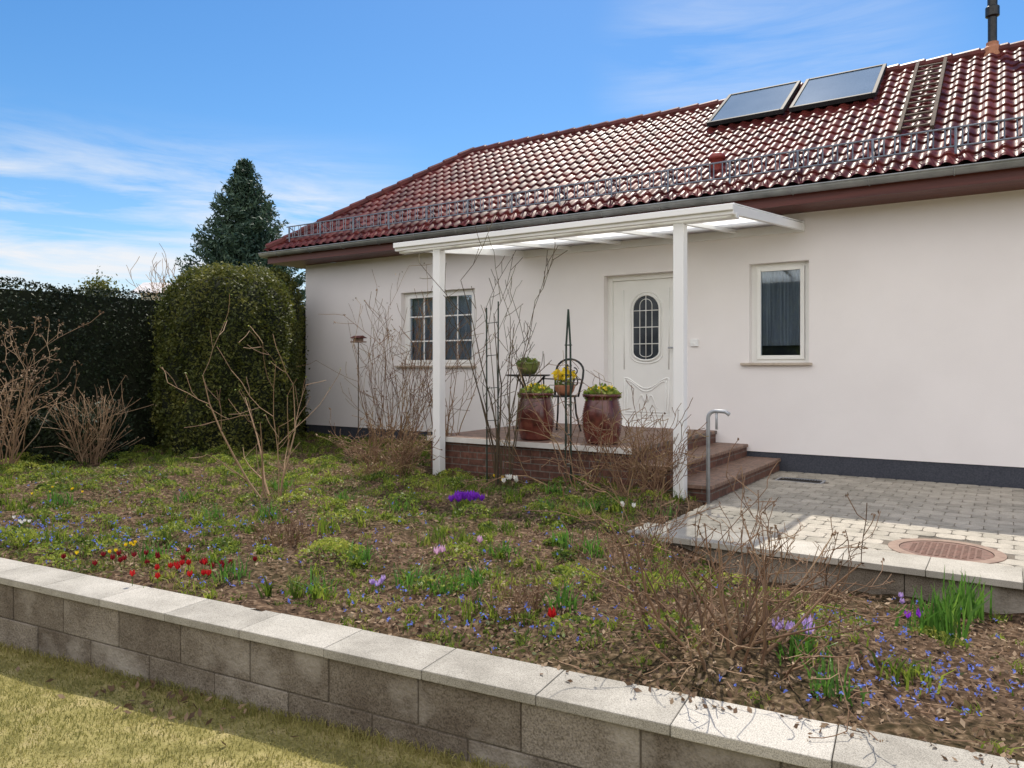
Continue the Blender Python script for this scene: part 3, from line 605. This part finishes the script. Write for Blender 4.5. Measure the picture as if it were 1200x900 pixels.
shrub('bare_shrub', G(5, 548), 28, 1.50, .50, .010, 2, 'tall pale bare shrub with dried seed heads at the left edge before the hedge', m='barkpale', seed=3, nb=2.6, rmin=.003, ratio=.42, tips=('litter', 'seed_head', .8, 8, .020, .022))
shrub('dry_shrub', G(108, 545), 90, .85, .60, .005, 1, 'low fan-shaped tuft of dry brown stems between hedge and rounded yew', m='barkpale', seed=4, nb=1.5, kink=.06, up=.03, rmin=.003, tips=('litter', 'seed_head', .5, 3, .015, .012))
shrub('bare_shrub', G(318, 585), 5, 1.35, .85, .012, 2, 'sparse young bare shrub with spreading branches in front of the rounded yew', m='barkpale', seed=15, nb=2.8, kink=.14, ratio=.5, rmin=.0028, tips=('potleaf', 'leaf_bud', .8, 2, .012, .01))
b = at_y(458, 505, -1.2); shrub('bare_shrub', (b.x, -1.2, .03), 36, 1.9, .38, .008, 2, 'dense bare shrub growing against the wall in front of the barred window', m='barkred', seed=6, nb=2.6, kink=.13, ratio=.45, rmin=.0032, basew=.45, tips=('litter', 'dry_leaf', .2, 3, .02, .02))
b = at_y(590, 556, -2.95); shrub('climbing_rose', (b.x, -2.95, .03), 13, 2.05, .17, .011, 2, 'tall bare upright climber tied to dark stakes in front of the porch platform', m='barkdark', seed=8, nb=3, kink=.09, ratio=.36, rmin=.0032, basew=.16)
b2 = at_y(577, 556, -2.93); tr = empty('trellis_stakes', (b2.x, -2.93, .03), 'two dark upright stakes tied with rungs behind the tall bare climber', 'plant support')
for dx, hh in ((-.07, 1.92), (.07, 1.98)): MB().tube([(b2.x+dx, -2.93, -.05), (b2.x+dx*1.1, -2.93, hh)], .008, 6).build('stake', M['greenpole'], tr)
for z in (.35, .7, 1.05, 1.4, 1.75): MB().tube([(b2.x-.08, -2.93, z), (b2.x+.08, -2.93, z+.01)], .004, 5).build('rung', M['greenpole'], tr)
b = at_y(508, 556, -2.6); shrub('climbing_rose', (b.x+.05, -2.45, .03), 10, 1.6, .25, .009, 2, 'bare thorny climber leaning on the left canopy post', m='barkred', seed=9, nb=2.8, kink=.13, ratio=.42, rmin=.003)
# obelisk
b = at_y(666, 560, -2.95); ob = empty('plant_obelisk', (b.x, -2.95, .03), 'slim dark green metal climbing obelisk standing in front of the porch platform', 'plant support')
for s_ in (-1, 1): MB().tube([(b.x+s_*.032, -2.95, -.05), (b.x+s_*.024, -2.95, 1.5), (b.x, -2.95, 1.86)], .010, 6).build('pole', M['greenpole'], ob)
for z in (.3, .6, .9, 1.2, 1.5): MB().tube([(b.x+.035*cos(a), -2.95+.035*sin(a), z) for a in np.linspace(0, 2*pi, 12)[:-1]], .005, 5, closed=True).build('ring', M['greenpole'], ob)
shrub('rose_bush', (b.x+.15, -3.0, .03), 11, 1.5, .65, .008, 2, 'arching bare rose canes around the dark green obelisk before the planters', m='barkred', seed=21, nb=2.6, kink=.2, up=-.05, ratio=.42, rmin=.0028)
b = G(748, 588); shrub('rose_bush', b, 26, .80, .85, .006, 2, 'dense tangled bare bush at the foot of the right canopy post', m='barkred', seed=11, nb=3, kink=.22, rmin=.0028, basew=.22, ratio=.5, tips=('litter', 'dry_leaf', .15, 2, .015, .01))
b = G(450, 560); shrub('low_shrub', b, 56, .48, .95, .0045, 2, 'rounded brown dormant shrub low in the bed before the left window', m='barkred', seed=12, nb=3, kink=.22, rmin=.0026, basew=.3, tips=('litter', 'dry_leaf', .4, 2, .018, .01))
shrub('bare_shrub', (-3.02, -2.74, .05), 20, .66, .55, .005, 2, 'small reddish bare bush standing between the right post and the steps', m='barkred', seed=13, nb=3, kink=.22, rmin=.0028, basew=.12, ratio=.5)
b = G(835, 762); shrub('hydrangea', b, 32, .60, 1.35, .009, 2, 'large sprawling bare shrub in the right foreground behind the coping', m='bark', seed=30, nb=3.0, kink=.2, up=.06, rmin=.0018, basew=.35, ratio=.52, tips=('litter', 'bud', .6, 3, .009, .006))
b = G(930, 715); shrub('hydrangea', b, 14, .45, 1.3, .006, 2, 'smaller sprawling bare shrub between the yard wall and the big foreground one', m='bark', seed=31, nb=2.8, kink=.2, up=.06, rmin=.0018, basew=.2, ratio=.5)
b = G(735, 680); shrub('low_shrub', b, 16, .42, 1.1, .005, 2, 'thin bare twiggy shrub behind the big foreground one, left of the yard wall end', m='bark', seed=32, nb=2.8, kink=.22, rmin=.0018, basew=.2)
b = G(605, 715); shrub('low_shrub', b, 34, .18, 1.3, .003, 1, 'little brown twiggy cushion in the middle of the bed', m='barkred', seed=33, nb=3, kink=.2, rmin=.0018, basew=.12, tips=('litter', 'dry_leaf', .8, 2, .012, .01))
b = G(330, 640); shrub('low_shrub', b, 40, .22, 1.3, .003, 1, 'low reddish-brown twiggy cushion left of the middle of the bed', m='barkred', seed=34, nb=3, kink=.2, rmin=.0022, basew=.14, tips=('litter', 'dry_leaf', .8, 2, .014, .01))
# bird feeder
b = at_y(420, 397, -.9); bf = empty('bird_feeder', (b.x, -.9, 0), 'small reddish bird feeder on a thin pole among bare twigs near the left window', 'bird feeder')
MB().tube([(b.x, -.9, -.05), (b.x, -.9, b.z-.06)], .008, 8).build('pole', M['trunk'], bf)
MB().box(b.x-.10, b.x+.10, -.98, -.82, b.z-.06, b.z-.04).box(b.x-.06, b.x+.06, -.95, -.85, b.z-.04, b.z+.01).build('tray', M['ringst'], bf)
MB().add([(b.x-.10, -1.0, b.z+.01), (b.x+.10, -1.0, b.z+.01), (b.x+.10, -.9, b.z+.05), (b.x-.10, -.9, b.z+.05), (b.x-.10, -.8, b.z+.01), (b.x+.10, -.8, b.z+.01)], [(0, 1, 2, 3), (3, 2, 5, 4), (0, 3, 4), (1, 5, 2)]).build('roof', M['redwood'], bf)
# ================================================================ HEDGES
def bumpy(p, a=.05): return a*(sin(p.x*3.1+p.z*2.2)+sin(p.y*3.7-p.z*2.9+1)+.6*sin(p.x*7+p.y*6.1+p.z*6.7))/2
hd = empty('hedge', (-11.9, -3, -.3), 'long dark clipped evergreen hedge along the left boundary', 'hedge')
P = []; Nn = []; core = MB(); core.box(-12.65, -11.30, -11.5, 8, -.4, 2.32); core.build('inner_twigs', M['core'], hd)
for _ in range(46000):
    y_ = R.uniform(-7.5, 7); 
    if R.random() < .72: p = Vector((-11.19, y_, R.uniform(0, 2.40))); n_ = (1, 0, .1)
    else: p = Vector((R.uniform(-12.7, -11.19), y_, 2.39)); n_ = (.1, 0, 1)
    e = max(0, p.z-2.25)*.3; p.x -= e if n_[0] == 1 else 0
    p += Vector(n_)*(bumpy(p)+R.gauss(0, .022)); P.append(p); Nn.append(n_)
npmesh('foliage', leaves(np.array(P), NR.uniform(.018, .034, len(P)), np.array(Nn)*.8), M['hedge'], hd)
# row of bushes across the road, seen only mirrored in the panes
hb = empty('far_hedge', (0, -24, -.4), 'tall dark hedge far behind the lawn', 'hedge')
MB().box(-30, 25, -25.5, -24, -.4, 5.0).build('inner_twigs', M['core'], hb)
n = 9000; P = np.stack([NR.uniform(-30, 25, n), NR.uniform(-24.1, -23.6, n), NR.uniform(-.3, 5.6, n)], 1); P[:, 2] -= .6*(np.sin(P[:, 0]*.7)+1)*(P[:, 2] > 4)
npmesh('foliage', leaves(P, NR.uniform(.12, .25, n), np.array([[0, .6, 0]])), M['yew'], hb)
def dome(name, c, r, H, n, label, seed, size=.03, m='yew'):
    o = empty(name, c, label, 'shrub'); rnd = random.Random(seed); P = []; Nn = []
    def sp(a, s, k=1):
        if s < .66: z = H*s/.66*.72; rr = r*(1-.06*(1-min(1, z/.5))) 
        else: th = (s-.66)/.34*pi/2; z = H*.72+H*.28*sin(th); rr = r*max(.0, cos(th))**.55
        rr *= 1+.055*sin(a*3+z*1.5)+.045*sin(a*7-z*4)+.03*sin(a*13+z*9)
        return Vector((c[0]+rr*k*cos(a), c[1]+rr*k*sin(a), c[2]+z*(.5+.5*k)+.03*sin(a*5)*k))
    mb = MB(); na, ns = 32, 18; vs = [sp(2*pi*i/na, min(.995, s/ns), .92) for s in range(ns+1) for i in range(na)]
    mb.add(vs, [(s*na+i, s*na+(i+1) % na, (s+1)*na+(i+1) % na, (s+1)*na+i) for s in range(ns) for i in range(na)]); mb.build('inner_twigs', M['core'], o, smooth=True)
    for _ in range(n):
        a = rnd.uniform(0, 2*pi); s = rnd.random()**.9; p = sp(a, s, 1); n_ = (p-Vector((c[0], c[1], min(p.z, c[2]+H*.6)))).normalized()
        p += n_*(abs(rnd.gauss(0, .055))-.035); P.append(p); Nn.append(n_*.7+Vector((0, 0, .3)))
    npmesh('foliage', leaves(np.array(P), NR.uniform(.6, 1.3, n)*size, np.array(Nn)), M[m], o)
dome('rounded_yew', (-10.02, -2.36, -.02), .92, 2.74, 38000, 'large clipped yew with domed top standing left of the house corner', 2, .026)
dome('rounded_yew', (-11.02, -.95, -.02), .68, 2.95, 16000, 'smaller yellowish clipped evergreen tucked behind the big yew beside the house', 5, .028)
dome('low_evergreen', (-10.6, -4.25, -.02), .55, .75, 6000, 'low dark evergreen bush at the foot of the hedge beside the dry stems', 8, .03, 'hedge')
# ================================================================ TREES, NEIGHBOUR
tp = at_d(287, 192, 30); base = Vector((tp.x, tp.y, -.4))
sp = empty('spruce_tree', base, 'tall dark blue-green spruce rising behind the rounded yew', 'tree'); H = tp.z+.4
MB().tube([base, base+Vector((0, 0, H*.6)), base+Vector((0, 0, H))], [.2, .1, .01], 8).build('trunk', M['trunk'], sp)
P = []; sz = []; rnd = random.Random(4)
for k in range(36):
    f = .28+.72*k/36; z = .4+H*(.06+.92*f); Lb = 4.0*(1-f)**.92+.14
    for j in range(13):
        a = rnd.uniform(0, 2*pi); LL = Lb*rnd.uniform(.7, 1.12); o0 = base+Vector((0, 0, z+rnd.uniform(-.1, .1))); d = Vector((cos(a), sin(a), 0)); sd = Vector((-sin(a), cos(a), 0))
        nq = int(6+LL*13)
        for q_ in range(nq):
            s_ = (q_+.5)/nq; p = o0+d*LL*s_+Vector((0, 0, LL*(-.16*s_*4*(1-s_)+.16*s_*s_)))
            wd_ = .05+.28*LL*s_*(1.15-s_)
            for _ in range(2+int(5*s_*min(1, LL))): P.append(p+sd*rnd.gauss(0, wd_)+d*rnd.gauss(0, .05)+Vector((0, 0, rnd.gauss(-.03, .05)))); sz.append(rnd.uniform(.08, .13))
npmesh('crown', leaves(np.array(P), np.array(sz), np.array([[0, 0, .5]]), 1, .3), M['spruce'], sp)
tp = at_d(203, 292, 32); base = Vector((tp.x, tp.y, -.4)); bt = empty('bare_tree', base, 'distant pale leafless tree left of the spruce', 'tree'); H = tp.z+.4
MB().tube([base, base+Vector((.05, 0, H*.45))], [.14, .09], 8).build('trunk', M['barkpale'], bt)
mb = MB(); rnd = random.Random(2)
for k in range(18): grow(mb, base+Vector((.05, 0, H*rnd.uniform(.25, .42))), Vector((rnd.uniform(-.5, .5), rnd.uniform(-.5, .5), 1)).normalized(), H*.42*rnd.uniform(.7, 1.05), .024, 2, rnd, .12, .1, 4, .5, 5, (20, 45), .009)
mb.build('crown', M['barkpale'], bt)
tp = at_d(117, 324, 34); base = Vector((tp.x, tp.y, -.4)); o = empty('small_tree', base, 'rounded tip of a small distant evergreen just above the left hedge', 'tree')
MB().tube([base, base+Vector((0, 0, tp.z-.3))], [.1, .05], 6).build('trunk', M['trunk'], o)
P = [base+Vector((rnd.gauss(0, .32), rnd.gauss(0, .32), tp.z-.35+rnd.gauss(0, .32))) for _ in range(1500)]
npmesh('crown', leaves(np.array(P), .08, None, 1, .5), M['yew'], o)
nh = empty('neighbour_house', at_d(215, 400, 42)*1.0, 'neighbouring house with a pale roof peeping over the hedge left of the yew', 'house')
c0 = at_d(152, 343, 42); c1 = at_d(330, 343, 42); r0 = at_d(168, 331, 44); r1 = at_d(320, 331, 44); bk = FW*5
MB().add([c0, c1, r1, r0, c0+bk, c1+bk], [(0, 1, 2, 3), (3, 2, 5, 4), (0, 3, 4), (1, 5, 2)]).build('roof', M['palerof'], nh)
ee = FW*.4
MB().add([Vector((*(c0+ee+RT*.4)[:2], -.4)), Vector((*(c1+ee-RT*.4)[:2], -.4)), c1+ee-RT*.4, c0+ee+RT*.4, Vector((*(c0+bk-ee+RT*.4)[:2], -.4)), Vector((*(c1+bk-ee-RT*.4)[:2], -.4)), c1+bk-ee-RT*.4, c0+bk-ee+RT*.4], [(0, 1, 2, 3), (5, 4, 7, 6), (4, 0, 3, 7), (1, 5, 6, 2)]).build('wall', M['creamwall'], nh)
# ================================================================ BED PLANTING
def inbed(x, y, m=.03): return (y > CAM.y+(2.775+.1011*(x-CAM.x))/.9949+m) & ~((x > -2.6) & (y > -4.4)) & ~((x > -6.0) & (y > -2.68)) & (y < -.08)
def noise2(x, y): return .5+.25*(np.sin(x*1.9+np.sin(y*2.3)*1.4)+np.sin(y*2.7+np.sin(x*1.7+2)*1.6))*.9+.12*np.sin(x*6.3+y*5.1)
# tufts
n = 10000; x = NR.uniform(-11.3, 2.2, n); y = NR.uniform(-7.6, -.1, n); k = inbed(x, y, .06); dens = (np.clip(noise2(x, y), .02, 2)*.8+.05)*np.where(x > -1.9, .35, 1); k &= NR.uniform(0, 1, n) < dens
cx_, cy_ = x[k], y[k]
hh = NR.uniform(.035, .09, len(cx_)); big = NR.uniform(0, 1, len(cx_)) < .13; hh = np.where(big, hh*2.0, hh)
m_ = 20; px = np.repeat(cx_, m_)+NR.normal(0, .020, len(cx_)*m_); py = np.repeat(cy_, m_)+NR.normal(0, .020, len(cx_)*m_)
H_ = np.repeat(hh, m_)*NR.uniform(.5, 1.1, len(px)); W_b = NR.uniform(.004, .010, len(px))*np.where(np.repeat(big, m_), 1.4, 1); kk = inbed(px, py, .01); px, py, H_, W_b = px[kk], py[kk], H_[kk], W_b[kk]
V, idx = blades(np.stack([px, py, zb(px, py)], 1), H_, W_b, NR.uniform(.2, 1, len(px)))
npmesh('ground_cover', V, M['grass'], idx=idx, label='green tufts of grassy leaves covering the flower bed', category='ground cover', kind='stuff')
# leafy cushions
n = 470; x = NR.uniform(-11.2, 2.2, n); y = NR.uniform(-7.5, -.2, n); k = inbed(x, y, .12) & (NR.uniform(0, 1, n) < np.where(x > -1.6, .35, 1)); cx_, cy_ = x[k], y[k]
rr_ = NR.uniform(.05, .19, len(cx_)); m_ = 190; th = NR.uniform(0, 2*pi, len(cx_)*m_); ph_ = NR.uniform(0, 1, len(cx_)*m_); r3 = np.repeat(rr_, m_); q = np.sqrt(ph_)*NR.uniform(.9, 1.1, len(th))
px = np.repeat(cx_, m_)+r3*q*np.cos(th); py = np.repeat(cy_, m_)+r3*q*np.sin(th); pz = zb(px, py)+.6*r3*np.sqrt(np.clip(1-q*q, 0, 1))+NR.uniform(.0, .02, len(th)); kk = inbed(px, py, .0)
V = leaves(np.stack([px, py, pz], 1)[kk], NR.uniform(.008, .018, kk.sum()), np.stack([.5*np.cos(th), .5*np.sin(th), .6+0*th], 1)[kk])
npmesh('leafy_cushions', V, M['mound'], label='low rounded cushions of fresh green leaves all over the bed', category='ground cover', kind='stuff')
n = 90000; x = NR.uniform(-11.3, 2.6, n); y = NR.uniform(-7.6, -.1, n); k = inbed(x, y, .0) & (NR.uniform(0, 1, n) < np.clip(noise2(x+3, y*1.2)*1.15, 0, 2)**2.0*np.where(x > -1.8, .3, 1))
x, y = x[k], y[k]; V = leaves(np.stack([x, y, zb(x, y)+NR.uniform(.012, .045, len(x))], 1), NR.uniform(.008, .02, len(x)), np.array([[0, 0, .9]]))
npmesh('creeping_plants', V, M['mat_leaf'], label='low creeping mat of small leaves between the tufts in the bed', category='ground cover', kind='stuff')
n = 70000; x = NR.uniform(-9.5, 2.8, n); y = NR.uniform(-7.3, -2.2, n); k = inbed(x, y, -.12) & (inbed(x, y, .0) | (x > -1.7)) & (NR.uniform(0, 1, n) < np.where(x > -3.4, .9, .42)*np.where(inbed(x, y, 0), 1, .35))
x, y = x[k], y[k]; onb = inbed(x, y, 0); V = leaves(np.stack([x, y, np.where(onb, zb(x, y)+NR.uniform(.006, .04, len(x)), .088)], 1), NR.uniform(.006, .020, len(x)), np.array([[0, 0, 1.2]]))
npmesh('leaf_litter', V, M['litter'], label='brown dead leaves and bark scattered over the bed', category='leaf litter', kind='stuff')
# fallen leaves on the lawn by the wall
n = 60; tt = NR.normal(-3.05, .35, n); nn = 2.5-np.abs(NR.normal(0, .16, n)); P = np.stack([CAM.x+TD.x*tt+ND.x*nn, CAM.y+TD.y*tt+ND.y*nn, 0*tt], 1); P[:, 2] = zlawn(P[:, 0], P[:, 1])+.02
npmesh('fallen_leaves', leaves(P, .022, np.array([[0, 0, 1.]])), M['litter'], label='brown fallen leaves on the lawn at the foot of the wall', category='leaf litter', kind='stuff')
# twigs of litter
mb = MB()
for _ in range(900):
    x_ = R.uniform(-5.0, 2.2); y_ = R.uniform(-7, -4.2)
    if not inbed(np.array([x_]), np.array([y_]), -.08 if x_ > -2 else .05)[0]: continue
    z_ = max(float(zb(x_, y_))+.02, .09 if y_ < ybed(x_)+.06 else -9); a = R.uniform(0, 2*pi); l = R.uniform(.05, .2)
    mb.tube([(x_, y_, z_), (x_+l*.5*cos(a), y_+l*.5*sin(a)*.5, z_+R.uniform(0, .02)), (x_+l*cos(a+.3), y_+l*sin(a+.3)*.5, z_+R.uniform(0, .02))], [.002, .002, .0012], 3)
mb.build('fallen_twigs', M['bark'], label='thin dead twigs lying under the bare shrubs', category='twigs', kind='stuff')
# blue scilla
pts = []
def patch(u, v, su, sv, k):
    for _ in range(int(k*.85)):
        p = G(R.gauss(u, su), max(545, R.gauss(v, sv)))
        if inbed(np.array([p.x]), np.array([p.y]), .04)[0]: pts.append(p)
patch(90, 635, 80, 14, 170); patch(30, 628, 35, 10, 70); patch(280, 640, 90, 30, 80); patch(300, 700, 60, 10, 30); patch(480, 730, 80, 22, 50); patch(620, 745, 90, 18, 60); patch(700, 690, 70, 40, 50)
patch(1050, 830, 90, 22, 100); patch(1130, 805, 50, 25, 45); patch(1030, 740, 60, 25, 40); patch(500, 620, 160, 30, 100); patch(130, 570, 90, 12, 30)
P = np.array([q[:] for q in pts]); h_ = NR.uniform(.05, .10, len(P)); P[:, 2] = zb(P[:, 0], P[:, 1])
Q = np.repeat(P+np.stack([0*h_, 0*h_, h_], 1), 4, 0)+NR.normal(0, .006, (len(P)*4, 3))
npmesh('scilla_flowers', leaves(Q, NR.uniform(.005, .009, len(Q)), None, 1, .6), M['blue'], label='countless tiny blue squill flowers dotted through the bed', category='flowers', kind='stuff')
# bulb leaf clumps and flowers
def clump(name, p, n_, h0, h1, w_, spread, lean, label, cat, mt='bulb', group=None):
    o = empty(name, p, label, cat, group); a = np.array([[p.x, p.y, p.z-.01]])+NR.normal(0, 1, (n_, 3))*np.array([spread, spread, 0])
    V, ix = blades(a, NR.uniform(h0, h1, n_), NR.uniform(w_*.7, w_*1.2, n_), NR.uniform(0, lean, n_)); npmesh('leaves', V, M[mt], o, idx=ix); return o
clump('daffodil_clump', G(1100, 748), 60, .17, .30, .016, .055, .45, 'tall bright green daffodil leaves below the yard wall, left clump', 'plant')
clump('daffodil_clump', G(1130, 728), 60, .20, .32, .016, .06, .4, 'tall bright green daffodil leaves tight against the yard wall, right clump', 'plant')
spots = [(120, 640), (215, 590), (70, 590), (380, 625), (420, 660), (330, 575), (600, 590), (640, 600), (555, 690), (560, 725), (660, 640), (690, 600), (505, 640), (470, 600), (180, 660), (60, 640), (480, 690), (690, 650), (720, 600), (250, 610), (310, 610), (540, 640), (940, 775), (660, 715), (1060, 800), (590, 655), (520, 700), (20, 600), (270, 680), (375, 700), (880, 640), (780, 610), (650, 580), (560, 560), (970, 820), (400, 590)]
for i, (u_, v_) in enumerate(spots):
    p = G(u_, v_); clump('leaf_clump', p, 42, .08, .19, .011, .05, .9, 'ankle-high clump of green strap leaves among the bed plants', 'plant', 'bulb' if i % 3 else 'grass', 'green leaf clumps in the flower bed')
def flower(u, v, m, k, sp_, h, s, label, name='crocus', leafn=22, group=None):
    p = G(u, v); o = empty(name, p, label, 'flower', group); a = np.array([p[:]])+NR.normal(0, 1, (leafn, 3))*np.array([sp_, sp_, 0])
    V, ix = blades(a, NR.uniform(h*.6, h*1.1, leafn), np.full(leafn, .004), NR.uniform(.3, 1, leafn)); npmesh('leaves', V, M['bulb'], o, idx=ix)
    h = h+.02
    for _ in range(k):
        mb = MB(); c = p+Vector((R.gauss(0, sp_), R.gauss(0, sp_), h*R.uniform(.75, 1.1))); tw = R.uniform(0, 1); op = R.uniform(.4, .9); vs = [c]; fs = []
        for j in range(6):
            a_ = tw+j*pi/3; d = Vector((cos(a_), sin(a_), 0)); sd = Vector((-sin(a_), cos(a_), 0)); U = Vector((0, 0, 1)); q = len(vs)
            vs += [c+d*s*.35+U*s*.45+sd*s*.28, c+d*s*.55*op+U*s*1.1, c+d*s*.35+U*s*.45-sd*s*.28]; fs.append((0, q, q+1, q+2))
        bl = mb.add(vs, fs).build('bloom', M[m], o); MB().tube([(c.x, c.y, p.z-.01), c], .0018, 3).build('stem', M['bulb'], bl)
    return o
flower(545, 598, 'purple', 22, .06, .08, .06, 'clump of deep purple crocuses in the middle of the bed')
flower(602, 582, 'white', 5, .05, .13, .05, 'white spring flowers on tall stems before the porch, nearest the tall climber'); flower(583, 574, 'yellow', 3, .05, .09, .035, 'small yellow flowers left of the white ones before the porch')
flower(515, 668, 'pink', 2, .02, .08, .05, 'two pale pink crocuses below the purple clump'); flower(565, 652, 'pink', 1, .01, .09, .05, 'single pale pink crocus right of the pair in mid bed')
flower(443, 697, 'lilac', 5, .035, .05, .032, 'lilac crocuses close to the coping left of centre'); flower(938, 760, 'lilac', 5, .05, .06, .055, 'pale lilac crocuses opening wide in the right foreground')
flower(1068, 742, 'purple', 3, .04, .07, .035, 'small purple crocuses left of the daffodil leaves'); flower(1052, 720, 'lilac', 2, .02, .07, .035, 'two lilac crocuses under the yard wall')
flower(215, 680, 'red', 12, .09, .045, .035, 'patch of red primroses close to the coping, right of the dark red ones', 'primrose'); flower(160, 668, 'darkred', 14, .12, .04, .034, 'patch of dark red primroses near the coping at left', 'primrose')
flower(262, 672, 'darkred', 7, .06, .04, .033, 'few dark red primroses right of the main red patch', 'primrose'); flower(648, 748, 'red', 1, .01, .10, .05, 'single closed red tulip near the coping in the centre', 'tulip')
flower(138, 652, 'yellow', 7, .09, .04, .025, 'small yellow flowers at left behind the red patches', 'primrose'); flower(30, 622, 'white', 5, .07, .06, .025, 'tiny white flowers at the left edge of the bed')
flower(737, 612, 'white', 3, .03, .10, .04, 'white flowers at the left end of the yard wall'); flower(75, 585, 'yellow', 6, .12, .05, .022, 'scattered small yellow flowers far left before the dry stems')
# ================================================================ CAMERA, LIGHT, SKY
cam = bpy.data.objects.new('camera', bpy.data.cameras.new('camera')); COL.objects.link(cam); cam.location = CAM; cam.rotation_euler = (pi/2, 0, YAW)
cam.data.sensor_width = 36; cam.data.lens = F/1200*36; cam.data.shift_y = -20/1200; cam.data.clip_end = 1000; cam.data.clip_start = .05; sc.camera = cam
AZ, EL = rad(-20), rad(57); ts_ = Vector((sin(AZ)*cos(EL), cos(AZ)*cos(EL), sin(EL)))
sun = bpy.data.objects.new('sun', bpy.data.lights.new('sun', 'SUN')); COL.objects.link(sun); sun.data.energy = 5; sun.data.angle = rad(.5); sun.data.color = (1, .93, .81)
sun.rotation_euler = ts_.to_track_quat('Z', 'Y').to_euler()
wd_ = bpy.data.worlds.new('World'); sc.world = wd_; wd_.use_nodes = True; nt = wd_.node_tree; N = nt.nodes; L = nt.links; N.clear()
o = N.new('ShaderNodeOutputWorld'); bg = N.new('ShaderNodeBackground'); sk = N.new('ShaderNodeTexSky'); sk.sky_type = 'NISHITA'; sk.sun_disc = False; sk.sun_elevation = EL; sk.sun_rotation = AZ % (2*pi)
sk.air_density = 1.0; sk.dust_density = .3; sk.ozone_density = 3
bg.inputs[1].default_value = .15
hs_ = N.new('ShaderNodeHueSaturation'); hs_.inputs['Saturation'].default_value = 1.3; hs_.inputs['Value'].default_value = .95; L.new(sk.outputs[0], hs_.inputs['Color'])
tc = N.new('ShaderNodeTexCoord'); mp = N.new('ShaderNodeMapping'); mp.inputs['Scale'].default_value = (2.0, 2.0, 15); mp.inputs['Rotation'].default_value = (0, .05, 0); L.new(tc.outputs['Generated'], mp.inputs[0])
nz = N.new('ShaderNodeTexNoise'); nz.inputs['Scale'].default_value = 1.7; nz.inputs['Detail'].default_value = 9; nz.inputs['Roughness'].default_value = .62; nz.inputs['Distortion'].default_value = .5; L.new(mp.outputs[0], nz.inputs['Vector'])
cr = ramp(N, [(0, 0, 0), (1, 1, 1)], [.38, .66]); L.new(nz.outputs['Fac'], cr.inputs[0])
def mask(d, lo, hi):
    d = d.normalized(); dp = N.new('ShaderNodeVectorMath'); dp.operation = 'DOT_PRODUCT'; dp.inputs[1].default_value = d; L.new(tc.outputs['Generated'], dp.inputs[0])
    mr = N.new('ShaderNodeMapRange'); mr.interpolation_type = 'SMOOTHSTEP'; mr.inputs[1].default_value = lo; mr.inputs[2].default_value = hi; L.new(dp.outputs['Value'], mr.inputs[0]); return mr.outputs[0]
def math_(op, a, b):
    m = N.new('ShaderNodeMath'); m.operation = op
    for i, q in enumerate((a, b)):
        if isinstance(q, (int, float)): m.inputs[i].default_value = q
        else: L.new(q, m.inputs[i])
    return m.outputs[0]
sz_ = N.new('ShaderNodeSeparateXYZ'); L.new(tc.outputs['Generated'], sz_.inputs[0])
zr = N.new('ShaderNodeMapRange'); zr.interpolation_type = 'SMOOTHSTEP'; zr.inputs[1].default_value = .18; zr.inputs[2].default_value = .30; zr.inputs[3].default_value = 1; zr.inputs[4].default_value = 0; L.new(sz_.outputs[2], zr.inputs[0])
m1 = math_('MULTIPLY', mask(ray(110, 290), .90, .975), zr.outputs[0]); m2 = mask(ray(900, 80), .975, .998)
f1 = math_('MULTIPLY', math_('ADD', m1, math_('MULTIPLY', m2, .3)), cr.outputs[0])
mx = N.new('ShaderNodeMix'); mx.data_type = 'RGBA'; L.new(f1, mx.inputs[0]); L.new(hs_.outputs[0], mx.inputs[6]); mx.inputs[7].default_value = (5.8, 6.0, 6.3, 1)
# unseen bright cloud bank added behind the camera as fill for the shaded wall
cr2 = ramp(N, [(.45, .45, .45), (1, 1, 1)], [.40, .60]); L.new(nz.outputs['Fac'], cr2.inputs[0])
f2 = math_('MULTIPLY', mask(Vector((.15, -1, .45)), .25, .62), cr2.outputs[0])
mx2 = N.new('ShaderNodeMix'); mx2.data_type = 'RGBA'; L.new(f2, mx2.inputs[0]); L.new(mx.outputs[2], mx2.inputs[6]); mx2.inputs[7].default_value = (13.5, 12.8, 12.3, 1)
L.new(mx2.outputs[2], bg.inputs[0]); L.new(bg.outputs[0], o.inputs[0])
sc.view_settings.view_transform = 'Standard'; sc.view_settings.look = 'None'; sc.view_settings.exposure = 0
